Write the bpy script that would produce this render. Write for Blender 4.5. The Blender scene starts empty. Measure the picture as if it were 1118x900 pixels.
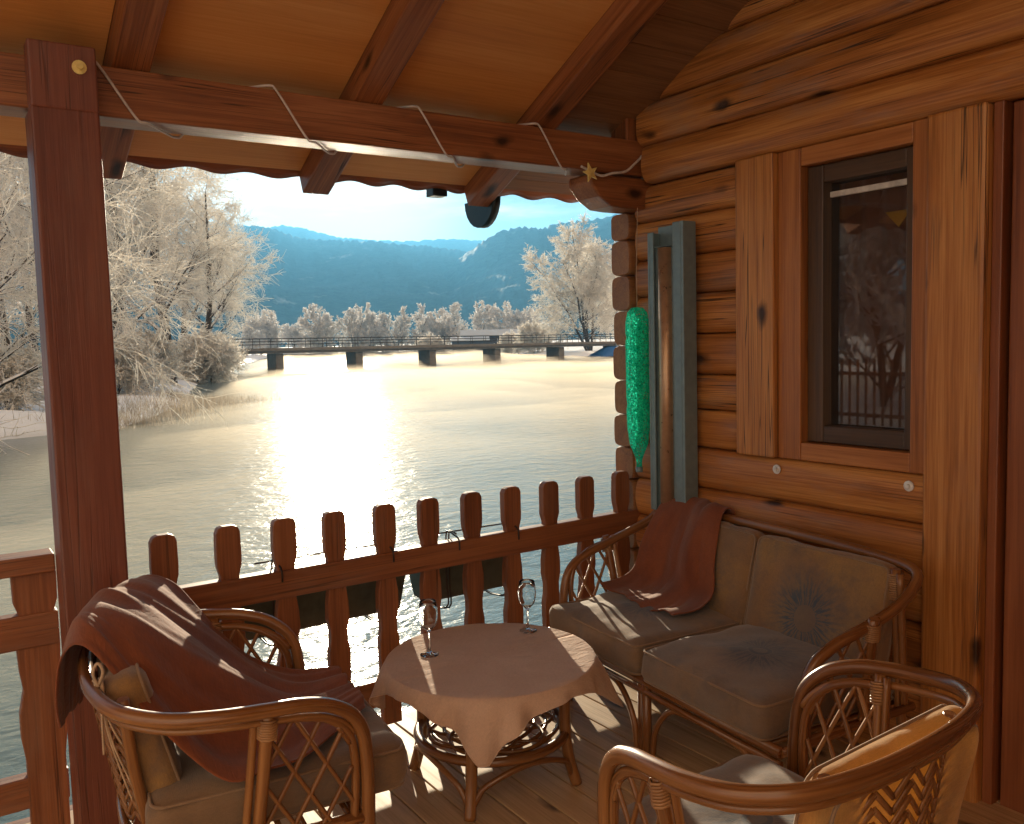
import bpy, bmesh, math, random
import numpy as np
from mathutils import Vector, Matrix, noise

random.seed(7)
PI = math.pi
R = math.radians
S = bpy.context.scene
COL = S.collection

# ------------------------------------------------------------------ camera
YAW, PITCH, ROLL, CAM_Z = R(34.06), R(-4.65), 0.026, 1.6
F0 = Vector((math.sin(YAW), math.cos(YAW), 0)); R0 = Vector((math.cos(YAW), -math.sin(YAW), 0)); ZZ = Vector((0, 0, 1))
FW = F0 * math.cos(PITCH) + ZZ * math.sin(PITCH); U0 = -F0 * math.sin(PITCH) + ZZ * math.cos(PITCH)
RC = R0 * math.cos(ROLL) - U0 * math.sin(ROLL); UC = R0 * math.sin(ROLL) + U0 * math.cos(ROLL)
cam_d = bpy.data.cameras.new("camera"); cam = bpy.data.objects.new("camera", cam_d); COL.objects.link(cam)
m = Matrix.Identity(4)
for i in range(3):
    m[i][0], m[i][1], m[i][2] = RC[i], UC[i], -FW[i]
m.translation = (0, 0, CAM_Z)
cam.matrix_world = m
cam_d.sensor_width = 36; cam_d.lens = 960 / 1118 * 36
cam_d.clip_start = 0.05; cam_d.clip_end = 12000
S.camera = cam

# ------------------------------------------------------------------ sky, sun, exposure
SUN = Vector((0.3767, 0.9124, 0.1601)).normalized()
SUN_EL = math.asin(SUN.z); SUN_AZ = math.atan2(SUN.x, SUN.y)
w = bpy.data.worlds.new("World"); S.world = w; w.use_nodes = True
nt = w.node_tree; nt.nodes.clear()
FILL_CLOUD = (15.0, 9.8, 5.6); VEIL = (12, 11, 9)
sky = nt.nodes.new('ShaderNodeTexSky'); sky.sky_type = 'NISHITA'; sky.sun_disc = False
sky.sun_elevation = SUN_EL; sky.sun_rotation = SUN_AZ
sky.air_density = 1.0; sky.dust_density = 0.4; sky.ozone_density = 2.0
bg = nt.nodes.new('ShaderNodeBackground'); bg.inputs['Strength'].default_value = 0.05
tc = nt.nodes.new('ShaderNodeTexCoord')
def wmath(op, a, b):
    x = nt.nodes.new('ShaderNodeMath'); x.operation = op
    for i, q in enumerate((a, b)):
        if isinstance(q, (int, float)): x.inputs[i].default_value = q
        else: nt.links.new(q, x.inputs[i])
    return x.outputs[0]
def wdot(v):
    x = nt.nodes.new('ShaderNodeVectorMath'); x.operation = 'DOT_PRODUCT'; nt.links.new(tc.outputs['Generated'], x.inputs[0]); x.inputs[1].default_value = v
    return x.outputs['Value']
def wramp(v, a, b):
    x = nt.nodes.new('ShaderNodeMapRange'); x.interpolation_type = 'SMOOTHSTEP'; x.inputs['From Min'].default_value = a; x.inputs['From Max'].default_value = b
    nt.links.new(v, x.inputs['Value']); return x.outputs[0]
def wnoise(scale, loc, detail=6):
    mp = nt.nodes.new('ShaderNodeMapping'); mp.inputs['Scale'].default_value = scale; mp.inputs['Location'].default_value = loc; nt.links.new(tc.outputs['Generated'], mp.inputs['Vector'])
    x = nt.nodes.new('ShaderNodeTexNoise'); x.inputs['Scale'].default_value = 1; x.inputs['Detail'].default_value = detail; x.inputs['Roughness'].default_value = .6; nt.links.new(mp.outputs[0], x.inputs['Vector']); return x.outputs[0]
def wmix(f, a, c):
    x = nt.nodes.new('ShaderNodeMix'); x.data_type = 'RGBA'; nt.links.new(f, x.inputs[0]); nt.links.new(a, x.inputs[6]); x.inputs[7].default_value = (*c, 1); return x.outputs[2]
# unseen cloud added as porch fill opposite the sun, thin veils near it
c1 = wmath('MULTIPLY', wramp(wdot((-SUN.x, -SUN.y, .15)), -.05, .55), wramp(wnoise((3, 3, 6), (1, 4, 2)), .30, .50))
veil = wmath('MULTIPLY', wramp(wnoise((4, 4, 22), (.3, .1, .6)), .46, .74), wramp(wdot(tuple(SUN)), .72, .99))
sp_ = nt.nodes.new('ShaderNodeSeparateColor'); nt.links.new(sky.outputs[0], sp_.inputs[0])
cb_ = nt.nodes.new('ShaderNodeCombineColor')
for i_, k_ in enumerate((5.0, 6.3, 7.4)):
    nt.links.new(wmath('DIVIDE', sp_.outputs[i_], wmath('ADD', 1.0, wmath('DIVIDE', sp_.outputs[i_], k_))), cb_.inputs[i_])
glow = wramp(wdot(tuple(SUN)), .974, .9996)  # aureole painted into the sky colour through the veil mask
veil = wmath('MINIMUM', wmath('ADD', veil, wmath('MULTIPLY', wmath('MULTIPLY', glow, glow), .9)), 1.2)
skyc = wmix(wmath('MULTIPLY', veil, .75), wmix(c1, cb_.outputs[0], FILL_CLOUD), VEIL)
wo = nt.nodes.new('ShaderNodeOutputWorld')
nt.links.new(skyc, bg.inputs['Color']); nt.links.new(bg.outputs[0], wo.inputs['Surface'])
sun_d = bpy.data.lights.new("sun", 'SUN'); sun_d.energy = 5.0; sun_d.angle = R(0.5); sun_d.color = (1.0, 0.84, 0.60)
sun = bpy.data.objects.new("sun", sun_d); COL.objects.link(sun)
sun.rotation_euler = SUN.to_track_quat('Z', 'Y').to_euler(); sun.location = (20, 60, 30)
S.view_settings.view_transform = 'Standard'; S.view_settings.look = 'None'
S.view_settings.exposure = 1.5; S.view_settings.gamma = 1.0
S.cycles.max_bounces = 7; S.cycles.diffuse_bounces = 4; S.cycles.glossy_bounces = 4
S.cycles.transmission_bounces = 6; S.cycles.volume_bounces = 0; S.cycles.transparent_max_bounces = 24
S.cycles.sample_clamp_indirect = 20.0; S.cycles.sample_clamp_direct = 0.0
S.cycles.use_denoising = True
S.cycles.volume_step_rate = 4.0; S.cycles.volume_max_steps = 64

# ------------------------------------------------------------------ helpers
def ray(px, py):
    return FW + RC * ((px - 559) / 960.0) - UC * ((py - 450) / 960.0)
def at_dist(px, dist, z=0.0):
    """ground point seen in column px (at the horizon) at a horizontal distance"""
    d = ray(px, 372 - 0.026 * (px - 559)); k = dist / math.hypot(d.x, d.y)
    return Vector((d.x * k, d.y * k, z))

def catmull(pts, n=6, closed=False):
    P = [Vector(p) for p in pts]; out = []; N = len(P)
    rng = range(N if closed else N - 1)
    for i in rng:
        if closed: p0, p1, p2, p3 = P[(i - 1) % N], P[i], P[(i + 1) % N], P[(i + 2) % N]
        else: p0, p1, p2, p3 = P[max(i - 1, 0)], P[i], P[i + 1], P[min(i + 2, N - 1)]
        for k in range(n):
            t = k / n
            out.append(0.5 * ((2 * p1) + (p2 - p0) * t + (2 * p0 - 5 * p1 + 4 * p2 - p3) * t * t + (3 * p1 - p0 - 3 * p2 + p3) * t ** 3))
    if not closed: out.append(P[-1].copy())
    return out

class MB:
    def __init__(s): s.v = []; s.f = []; s.g = []; s.sm = []
    def add(s, verts, faces, grain=None, smooth=False):
        b = len(s.v)
        s.v += [tuple(v) for v in verts]
        s.g += [tuple(g) for g in (grain if grain is not None else verts)]
        s.f += [tuple(i + b for i in f) for f in faces]; s.sm += [smooth] * len(faces)
    def box(s, x0, x1, y0, y1, z0, z1, axis='x', M=None):
        vs = [(x, y, z) for x in (x0, x1) for y in (y0, y1) for z in (z0, z1)]
        fs = [(0, 1, 3, 2), (4, 6, 7, 5), (0, 4, 5, 1), (2, 3, 7, 6), (0, 2, 6, 4), (1, 5, 7, 3)]
        o = (random.uniform(0, 50), random.uniform(0, 50), random.uniform(0, 50))
        perm = {'x': (0, 1, 2), 'y': (1, 0, 2), 'z': (2, 0, 1)}[axis]
        g = [(v[perm[0]] + o[0], v[perm[1]] + o[1], v[perm[2]] + o[2]) for v in vs]
        if M is not None: vs = [M @ Vector(v) for v in vs]
        s.add(vs, fs, g)
    def tube(s, pts, r, n=8, closed=False, cap=True, smooth=True, squash=1.0):
        P = [Vector(p) for p in pts]; N = len(P)
        rr = [r] * N if isinstance(r, (int, float)) else list(r)
        T = []
        for i in range(N):
            a = P[(i - 1) % N] if closed else P[max(i - 1, 0)]
            b = P[(i + 1) % N] if closed else P[min(i + 1, N - 1)]
            t = b - a; T.append(t.normalized() if t.length > 1e-9 else Vector((0, 0, 1)))
        ref = Vector((0, 0, 1)) if abs(T[0].z) < .9 else Vector((1, 0, 0))
        u = (ref - T[0] * ref.dot(T[0])).normalized()
        vs, gs = [], []; L = 0
        o = (random.uniform(0, 50), random.uniform(0, 50), random.uniform(0, 50))
        for i in range(N):
            if i: L += (P[i] - P[i - 1]).length
            u = (u - T[i] * u.dot(T[i])); u = u.normalized() if u.length > 1e-6 else T[i].orthogonal().normalized()
            w_ = T[i].cross(u)
            for k in range(n):
                a = 2 * PI * k / n; c, d = math.cos(a) * rr[i], math.sin(a) * rr[i] * squash
                vs.append(P[i] + u * c + w_ * d); gs.append((L + o[0], c + o[1], d + o[2]))
        fs = []
        for i in range(N if closed else N - 1):
            j = (i + 1) % N
            for k in range(n):
                fs.append((i * n + k, i * n + (k + 1) % n, j * n + (k + 1) % n, j * n + k))
        s.add(vs, fs, gs, smooth)
        if cap and not closed:
            b = len(s.v) - N * n
            s.f.append(tuple(b + k for k in reversed(range(n)))); s.sm.append(False)
            s.f.append(tuple(b + (N - 1) * n + k for k in range(n))); s.sm.append(False)
    def lathe(s, prof, n=24, c=(0, 0, 0), smooth=True):
        vs = []; N = len(prof)
        for (r, z) in prof:
            for k in range(n):
                a = 2 * PI * k / n; vs.append((c[0] + r * math.cos(a), c[1] + r * math.sin(a), c[2] + z))
        fs = [(i * n + k, i * n + (k + 1) % n, (i + 1) * n + (k + 1) % n, (i + 1) * n + k) for i in range(N - 1) for k in range(n)]
        s.add(vs, fs, None, smooth)
    def prism(s, poly, fn, t0, t1, grain_axis=1):
        """extrude a 2-D outline; fn(a, b, t) -> 3-D point"""
        n = len(poly); o = (random.uniform(0, 50), random.uniform(0, 50), random.uniform(0, 50))
        vs = [fn(a, b, t0) for a, b in poly] + [fn(a, b, t1) for a, b in poly]
        g = [((b if grain_axis else a) + o[0], (a if grain_axis else b) + o[1], t0 + o[2]) for a, b in poly] + \
            [((b if grain_axis else a) + o[0], (a if grain_axis else b) + o[1], t1 + o[2]) for a, b in poly]
        fs = [tuple(range(n)), tuple(range(2 * n - 1, n - 1, -1))] + [(i, n + i, n + (i + 1) % n, (i + 1) % n) for i in range(n)]
        s.add(vs, fs, g)
    def grid(s, rows, smooth=True, uv=None, closed_u=False):
        nu, nv = len(rows), len(rows[0])
        vs = [p for r_ in rows for p in r_]
        g = [q for r_ in uv for q in r_] if uv else None
        fs = [(i * nv + j, i * nv + j + 1, (i + 1) * nv + j + 1, (i + 1) * nv + j) for i in range(nu - 1) for j in range(nv - 1)]
        s.add(vs, fs, g, smooth)
    def build(s, name, mat, parent=None, bevel=0.0, solid=0.0, subsurf=0, seg=2, merge=0.0):
        me = bpy.data.meshes.new(name); me.from_pydata(s.v, [], s.f)
        me.polygons.foreach_set('use_smooth', s.sm)
        at = me.attributes.new('grain', 'FLOAT_VECTOR', 'POINT')
        at.data.foreach_set('vector', np.array(s.g, dtype=np.float32).ravel())
        me.materials.append(mat)
        bm = bmesh.new(); bm.from_mesh(me)
        if merge: bmesh.ops.remove_doubles(bm, verts=bm.verts, dist=merge)
        bmesh.ops.recalc_face_normals(bm, faces=bm.faces); bm.to_mesh(me); bm.free()
        o = bpy.data.objects.new(name, me); COL.objects.link(o)
        if parent is not None: o.parent = parent
        if solid:
            q = o.modifiers.new('solid', 'SOLIDIFY'); q.thickness = solid; q.offset = 0
        if bevel:
            q = o.modifiers.new('bevel', 'BEVEL'); q.width = bevel; q.segments = seg; q.limit_method = 'ANGLE'; q.angle_limit = R(40)
        if subsurf:
            q = o.modifiers.new('sub', 'SUBSURF'); q.levels = subsurf; q.render_levels = subsurf
        return o

def tag(o, label=None, cat=None, group=None, kind=None):
    if label: o['label'] = label
    if cat: o['category'] = cat
    if group: o['group'] = group
    if kind: o['kind'] = kind
    return o
def thing(name, label, cat, loc=(0, 0, 0), rz=0.0, group=None):
    o = bpy.data.objects.new(name, None); COL.objects.link(o); o.empty_display_size = .1
    o.location = loc; o.rotation_euler = (0, 0, rz)
    return tag(o, label, cat, group)
def copy_tree(o, parent=None):
    c = o.copy(); COL.objects.link(c)
    if parent is not None: c.parent = parent
    for ch in list(o.children): copy_tree(ch, c)
    return c
def big_mesh(name, V, Fc, mat, parent=None, smooth=False, mats=None, midx=None):
    me = bpy.data.meshes.new(name)
    V = np.asarray(V, dtype=np.float32); Fc = np.asarray(Fc, dtype=np.int32); k = Fc.shape[1]
    me.vertices.add(len(V)); me.vertices.foreach_set('co', V.ravel())
    me.loops.add(Fc.size); me.loops.foreach_set('vertex_index', Fc.ravel())
    me.polygons.add(len(Fc)); me.polygons.foreach_set('loop_start', np.arange(0, Fc.size, k, dtype=np.int32))
    me.polygons.foreach_set('loop_total', np.full(len(Fc), k, dtype=np.int32))
    if smooth: me.polygons.foreach_set('use_smooth', np.ones(len(Fc), dtype=bool))
    me.update(calc_edges=True); me.validate()
    me.materials.append(mat)
    o = bpy.data.objects.new(name, me); COL.objects.link(o)
    if parent is not None: o.parent = parent
    return o

# ------------------------------------------------------------------ materials
class NT:
    def __init__(s, name):
        s.m = bpy.data.materials.new(name); s.m.use_nodes = True; s.t = s.m.node_tree
        s.t.nodes.clear(); s.out = s.n('ShaderNodeOutputMaterial')
    def n(s, t, **k):
        x = s.t.nodes.new(t)
        for a, b in k.items():
            if hasattr(x, a): setattr(x, a, b)
            else: x.inputs[a].default_value = b
        return x
    def l(s, a, b): s.t.links.new(a, b)
    def math(s, op, a, b=None, c=None):
        x = s.n('ShaderNodeMath'); x.operation = op
        for i, q in enumerate((a, b, c)):
            if q is None: continue
            if isinstance(q, (int, float)): x.inputs[i].default_value = q
            else: s.l(q, x.inputs[i])
        return x.outputs[0]
    def mapping(s, vec, scale, loc=(0, 0, 0)):
        x = s.n('ShaderNodeMapping'); x.inputs['Scale'].default_value = scale; x.inputs['Location'].default_value = loc
        s.l(vec, x.inputs['Vector']); return x.outputs[0]
    def noise(s, vec, scale, detail=4, rough=.55, dist=0.0):
        x = s.n('ShaderNodeTexNoise'); x.inputs['Scale'].default_value = scale; x.inputs['Detail'].default_value = detail
        x.inputs['Roughness'].default_value = rough; x.inputs['Distortion'].default_value = dist
        s.l(vec, x.inputs['Vector']); return x.outputs[0]
    def ramp(s, fac, stops):
        x = s.n('ShaderNodeValToRGB'); e = x.color_ramp.elements
        while len(e) < len(stops): e.new(.5)
        for q, (p, c) in zip(e, stops):
            q.position = p; q.color = (c[0], c[1], c[2], 1) if not isinstance(c, (int, float)) else (c, c, c, 1)
        s.l(fac, x.inputs[0]); return x.outputs[0]
    def mix(s, fac, a, b, mode='MIX'):
        x = s.n('ShaderNodeMix'); x.data_type = 'RGBA'; x.blend_type = mode
        for i, q in ((0, fac), (6, a), (7, b)):
            if isinstance(q, (int, float)): x.inputs[i].default_value = q
            elif isinstance(q, tuple): x.inputs[i].default_value = (q[0], q[1], q[2], 1)
            else: s.l(q, x.inputs[i])
        return x.outputs[2]
    def bump(s, h, strength=.3, dist=.01):
        x = s.n('ShaderNodeBump'); x.inputs['Strength'].default_value = strength; x.inputs['Distance'].default_value = dist
        s.l(h, x.inputs['Height']); return x.outputs[0]
    def bsdf(s, color=None, rough=.5, normal=None, **k):
        x = s.n('ShaderNodeBsdfPrincipled')
        if isinstance(color, tuple): x.inputs['Base Color'].default_value = (*color, 1)
        elif color is not None: s.l(color, x.inputs['Base Color'])
        if isinstance(rough, (int, float)): x.inputs['Roughness'].default_value = rough
        else: s.l(rough, x.inputs['Roughness'])
        if normal is not None: s.l(normal, x.inputs['Normal'])
        for a, b in k.items(): x.inputs[a.replace('_', ' ')].default_value = b
        s.l(x.outputs[0], s.out.inputs['Surface']); return x
    def attr(s, name='grain'):
        return s.n('ShaderNodeAttribute', attribute_name=name).outputs['Vector']
    def coord(s, which='Object'):
        return s.n('ShaderNodeTexCoord').outputs[which]

def wood(name, dark, mid, light, rough=.4, knots=True, coat=.25, wear=0.0, gs=1.0, bump=.25, cracks=0.0):
    N = NT(name); g = N.attr()
    bands = N.noise(N.mapping(g, (.9 * gs, 16 * gs, 16 * gs)), 1.0, 5, .6, .8)
    fine = N.noise(N.mapping(g, (3.0, 140, 140)), 1.0, 3, .6)
    big = N.noise(N.mapping(g, (.7, 2.2, 2.2)), 1.0, 3, .5)
    t = N.math('ADD', N.math('MULTIPLY', bands, .50), N.math('MULTIPLY', fine, .38)); t = N.math('ADD', t, N.math('MULTIPLY', big, .30))
    c = N.ramp(t, [(.40, dark), (.56, mid), (.74, light)])
    hgt = N.math('ADD', N.math('MULTIPLY', fine, .6), bands)
    if knots:
        vn = N.n('ShaderNodeTexVoronoi'); vn.inputs['Scale'].default_value = 1.0; vn.inputs['Randomness'].default_value = 1.0
        wv = N.n('ShaderNodeVectorMath', operation='ADD'); N.l(N.mapping(g, (2.6, 6.0, 6.0)), wv.inputs[0])
        nn = N.n('ShaderNodeTexNoise'); nn.inputs['Scale'].default_value = 9; N.l(g, nn.inputs['Vector'])
        sc = N.n('ShaderNodeVectorMath', operation='SCALE'); sc.inputs['Scale'].default_value = .22; N.l(nn.outputs['Color'], sc.inputs[0])
        N.l(sc.outputs[0], wv.inputs[1]); N.l(wv.outputs[0], vn.inputs['Vector'])
        k = N.ramp(vn.outputs['Distance'], [(.07, 1.0), (.12, .6), (.19, 0.0)])
        c = N.mix(k, c, tuple(x * .28 for x in dark)); hgt = N.math('ADD', hgt, N.math('MULTIPLY', k, .8))
    if cracks:
        cn = N.noise(N.mapping(g, (.55, 34, 34), (7, 1, 3)), 1.0, 2, .5); cm = N.noise(N.mapping(g, (.8, 3, 3), (2, 5, 8)), 1.0, 2)
        k = N.math('MULTIPLY', N.ramp(N.math('ABSOLUTE', N.math('SUBTRACT', cn, .5)), [(.004, 1.0), (.016, 0.0)]), N.ramp(cm, [(.48, 0.0), (.56, cracks)]))
        c = N.mix(k, c, tuple(x * .12 for x in dark)); hgt = N.math('SUBTRACT', hgt, N.math('MULTIPLY', k, 1.5))
    if wear:
        wn = N.noise(N.mapping(g, (1.6, 5, 5), (3, 9, 4)), 1.0, 6, .65)
        k = N.ramp(wn, [(.52, 0.0), (.66, wear)])
        c = N.mix(k, c, (.30, .22, .17))
    rr = N.ramp(bands, [(.3, rough - .08), (.7, rough + .12)])
    b = N.bsdf(c, rr, N.bump(hgt, bump, .004)); b.inputs['Coat Weight'].default_value = coat; b.inputs['Coat Roughness'].default_value = .25
    return N.m

def plain(name, c, rough=.5, metal=0.0, nscale=30, var=.25, bump=.1, **k):
    N = NT(name); o = N.coord()
    n1 = N.noise(o, nscale, 5)
    col = N.mix(N.ramp(n1, [(.3, 0.0), (.7, 1.0)]), tuple(x * (1 - var) for x in c), tuple(min(1, x * (1 + var)) for x in c))
    b = N.bsdf(col, N.ramp(n1, [(.3, max(rough - .1, 0.02)), (.7, min(1, rough + .1))]), N.bump(n1, bump, .005)); b.inputs['Metallic'].default_value = metal
    for a, q in k.items(): b.inputs[a.replace('_', ' ')].default_value = q
    return N.m

def fabric(name, c1, c2, weave=420, motif=None, burst=(.03, .05, .10), sheen=.3, translucent=0.0, rough=.9, worn=None, soft=.38, rings=1.0, crease=0.0):
    N = NT(name); g = N.attr(); sp = N.n('ShaderNodeSeparateXYZ'); N.l(g, sp.inputs[0])
    big = N.noise(N.mapping(g, (5, 5, 5)), 1.0, 5, .6)
    wx = N.noise(N.mapping(g, (weave, weave * .15, weave)), 1.0, 2); wy = N.noise(N.mapping(g, (weave * .15, weave, weave)), 1.0, 2)
    wv = N.math('ADD', N.math('MULTIPLY', wx, .5), N.math('MULTIPLY', wy, .5))
    c = N.mix(N.ramp(big, [(.32, 0.0), (.68, 1.0)]), c1, c2)
    if worn:
        w1 = N.noise(N.mapping(g, (3.2, 3.2, 3.2), (4, 2, 9)), 1.0, 4, .6); w2 = N.noise(N.mapping(g, (9, 9, 9), (1, 7, 3)), 1.0, 5, .7)
        c = N.mix(N.ramp(w1, [(.44, 0.0), (.60, .9)]), c, worn); c = N.mix(N.ramp(w2, [(.50, 0.0), (.66, .45)]), c, (.10, .085, .085))
    c = N.mix(N.ramp(wv, [(.35, .35), (.65, 0.0)]), c, tuple(x * .45 for x in c1))
    if motif:
        mx, my, rad = motif
        dx, dy = N.math('SUBTRACT', sp.outputs[0], mx), N.math('SUBTRACT', sp.outputs[1], my)
        r_ = N.math('SQRT', N.math('ADD', N.math('MULTIPLY', dx, dx), N.math('MULTIPLY', dy, dy)))
        an = N.math('ARCTAN2', dy, dx)
        cb = N.n('ShaderNodeCombineXYZ'); N.l(N.math('MULTIPLY', an, 9.0), cb.inputs[0]); N.l(N.math('MULTIPLY', r_, 14.0), cb.inputs[1])
        st = N.noise(cb.outputs[0], 1.3, 3, .6)
        fall = N.n('ShaderNodeMapRange'); fall.inputs['From Min'].default_value = rad * .35; fall.inputs['From Max'].default_value = rad
        fall.inputs['To Min'].default_value = 1.0; fall.inputs['To Max'].default_value = -.05; N.l(r_, fall.inputs['Value'])
        k = N.math('MULTIPLY', N.ramp(st, [(.42, 0.0), (.55, 1.0)]), fall.outputs[0])
        inner = N.math('LESS_THAN', r_, rad * .22); ring = N.math('LESS_THAN', N.math('ABSOLUTE', N.math('SUBTRACT', r_, rad * .16)), rad * .035)
        k = N.math('MULTIPLY', k, N.math('SUBTRACT', 1.0, inner)); k = N.math('MAXIMUM', k, N.math('MULTIPLY', ring, rings))
        soft = N.math('MULTIPLY', fall.outputs[0], soft); k = N.n('ShaderNodeClamp').outputs[0] if False else N.math('MINIMUM', N.math('MAXIMUM', N.math('MAXIMUM', k, soft), 0.0), .95)
        c = N.mix(k, c, burst)
    hh_ = N.math('ADD', wv, N.math('MULTIPLY', big, 1.5))
    if crease:
        cr = N.noise(N.mapping(g, (7, 30, 12)), 1.0, 4, .6, .6); hh_ = N.math('ADD', hh_, N.math('MULTIPLY', N.math('ABSOLUTE', N.math('SUBTRACT', cr, .5)), crease))
    b = N.bsdf(c, rough, N.bump(hh_, .35, .003)); b.inputs['Sheen Weight'].default_value = sheen
    if translucent:
        t = N.n('ShaderNodeBsdfTranslucent'); N.l(c, t.inputs['Color']); mx_ = N.n('ShaderNodeMixShader'); mx_.inputs[0].default_value = translucent
        N.l(b.outputs[0], mx_.inputs[1]); N.l(t.outputs[0], mx_.inputs[2]); N.l(mx_.outputs[0], N.out.inputs['Surface'])
    return N.m

def frost_mat(name, c, tr=.55):
    N = NT(name); n1 = N.noise(N.coord(), .8, 3)
    col = N.mix(N.ramp(n1, [(.35, 0.0), (.65, 1.0)]), tuple(x * .85 for x in c), c)
    d = N.n('ShaderNodeBsdfDiffuse'); t = N.n('ShaderNodeBsdfTranslucent'); N.l(col, d.inputs[0]); N.l(col, t.inputs[0])
    mx = N.n('ShaderNodeMixShader'); mx.inputs[0].default_value = tr
    N.l(d.outputs[0], mx.inputs[1]); N.l(t.outputs[0], mx.inputs[2]); N.l(mx.outputs[0], N.out.inputs['Surface'])
    return N.m

def bark_mat(name):
    N = NT(name); o = N.coord(); geo = N.n('ShaderNodeNewGeometry'); sp = N.n('ShaderNodeSeparateXYZ'); N.l(geo.outputs['True Normal'], sp.inputs[0])
    n1 = N.noise(N.mapping(o, (6, 6, 1.5)), 1.0, 5)
    col = N.ramp(n1, [(.3, (.018, .013, .010)), (.7, (.07, .052, .04))])
    k = N.ramp(N.math('ADD', sp.outputs[2], N.math('MULTIPLY', N.math('SUBTRACT', n1, .5), .8)), [(.35, 0.0), (.6, 1.0)])
    N.bsdf(N.mix(k, col, (.82, .84, .88)), .85, N.bump(n1, .6, .05)); return N.m

M = {}
M['beam'] = wood('beam_wood', (.12, .036, .013), (.25, .082, .026), (.42, .160, .056), .46, cracks=.8, bump=.35, coat=.12)
M['post'] = wood('post_wood', (.11, .027, .016), (.17, .049, .029), (.24, .076, .043), .48, knots=False, wear=.10, cracks=.5, coat=.12)
M['rail'] = wood('rail_wood', (.12, .038, .015), (.22, .074, .027), (.34, .125, .045), .48, knots=False, wear=.18, cracks=.6, coat=.12, bump=.35)
M['log'] = wood('log_wood', (.13, .042, .010), (.43, .158, .034), (.68, .32, .090), .42, wear=.40, cracks=.9, coat=.15, bump=.4)
M['logend'] = wood('log_end_wood', (.17, .062, .020), (.30, .125, .042), (.42, .20, .075), .55, knots=False)
M['board'] = wood('trim_wood', (.17, .056, .013), (.47, .182, .042), (.70, .34, .105), .44, gs=.9, cracks=.8, coat=.12, bump=.4, wear=.15)
M['frame'] = wood('window_casing_wood', (.19, .060, .014), (.38, .135, .032), (.54, .22, .060), .42)
M['sash'] = wood('sash_wood', (.040, .022, .012), (.075, .040, .020), (.12, .065, .030), .5, knots=False)
M['panel'] = wood('ceiling_panel', (.58, .235, .055), (.70, .31, .080), (.78, .38, .12), .55, knots=False, coat=.1, gs=.4, bump=.08)
M['plank'] = wood('roof_plank', (.12, .055, .022), (.22, .105, .042), (.32, .16, .07), .6, coat=.0)
M['door'] = wood('door_wood', (.15, .040, .014), (.26, .080, .026), (.38, .13, .045), .45, knots=True)
M['deck'] = wood('deck_wood', (.34, .20, .095), (.56, .37, .20), (.72, .52, .31), .55, coat=.1)
M['cane'] = wood('rattan_cane', (.075, .024, .007), (.20, .078, .023), (.36, .165, .055), .28, knots=False, coat=.5, gs=1.4, bump=.12)
M['lattice'] = wood('rattan_lattice', (.10, .036, .011), (.21, .085, .026), (.32, .150, .055), .38, knots=False, coat=.3)
M['bind'] = wood('rattan_binding', (.16, .07, .028), (.34, .17, .07), (.46, .26, .12), .45, knots=False)
M['steel'] = plain('bolt_steel', (.78, .78, .76), .35, .25)
M['dark_metal'] = plain('gutter_metal', (.03, .045, .05), .4, .6)
M['housing'] = plain('grey_green_metal', (.20, .28, .30), .42, .25, var=.12, bump=.03)
M['bronze'] = plain('bronze_tube', (.55, .36, .22), .35, .6, var=.12)
M['plastic'] = plain('planter_plastic', (.045, .060, .050), .5, 0)
M['wire'] = plain('wire_iron', (.06, .05, .045), .4, .8)
M['cord'] = plain('cord_fibre', (.62, .55, .50), .7, 0)
M['twine'] = plain('twine', (.50, .36, .24), .9, 0)
M['star'] = plain('star_foil', (.88, .64, .22), .4, .1)
M['cloth'] = fabric('tablecloth_fabric', (.76, .54, .42), (.86, .65, .53), weave=500, translucent=.22, sheen=.15, crease=9.0)
M['rust'] = fabric('rust_throw_fabric', (.20, .050, .017), (.32, .092, .030), weave=200, sheen=.2, translucent=.08, crease=5.0)
M['seat'] = fabric('seat_fabric', (.20, .125, .072), (.28, .175, .10), motif=(0.0, 0.02, .21), burst=(.040, .045, .065), worn=(.20, .15, .12), soft=.5)
M['back'] = fabric('back_fabric', (.21, .125, .068), (.34, .185, .080), motif=(0.0, -.05, .22), burst=(.050, .080, .115), worn=(.38, .215, .07), soft=.5, rings=.4)
M['piping'] = fabric('piping_fabric', (.24, .15, .09), (.34, .22, .13))
M['gold'] = fabric('gold_fabric', (.58, .33, .11), (.76, .48, .19), translucent=.55, crease=6.0)
M['yellow'] = fabric('pennant_fabric', (.60, .38, .06), (.72, .46, .08))
M['blind'] = plain('blind_rail', (.62, .58, .52), .5, 0)
M['backing'] = plain('room_dark', (.035, .025, .022), .9, 0)
M['backing_cloth'] = fabric('backing_fabric', (.26, .13, .095), (.34, .18, .13))
M['frost'] = frost_mat('hoar_frost', (.96, .94, .90), .6)
M['frost_far'] = frost_mat('hoar_frost_far', (.84, .83, .82), .55)
M['bark'] = bark_mat('bark')
M['concrete'] = plain('bridge_concrete', (.16, .145, .13), .8, 0, nscale=2)
M['iron'] = plain('bridge_iron', (.05, .045, .045), .6, .4)
M['barn'] = plain('barn_boards', (.05, .045, .05), .8, 0, nscale=1)
M['snow_roof'] = plain('snow_roof', (.42, .48, .56), .8, 0, nscale=1, var=.05)
M['blue_tarp'] = plain('tarpaulin', (.02, .10, .32), .6, 0)
M['red_paint'] = plain('red_boards', (.22, .06, .05), .7, 0)
def glass(name, col=(1, 1, 1), rough=0.0):
    N = NT(name); b = N.bsdf(col, rough); b.inputs['Transmission Weight'].default_value = 1.0; b.inputs['IOR'].default_value = 1.45
    return N.m
M['glass'] = glass('drinking_glass', (.95, .97, .98))
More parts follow.
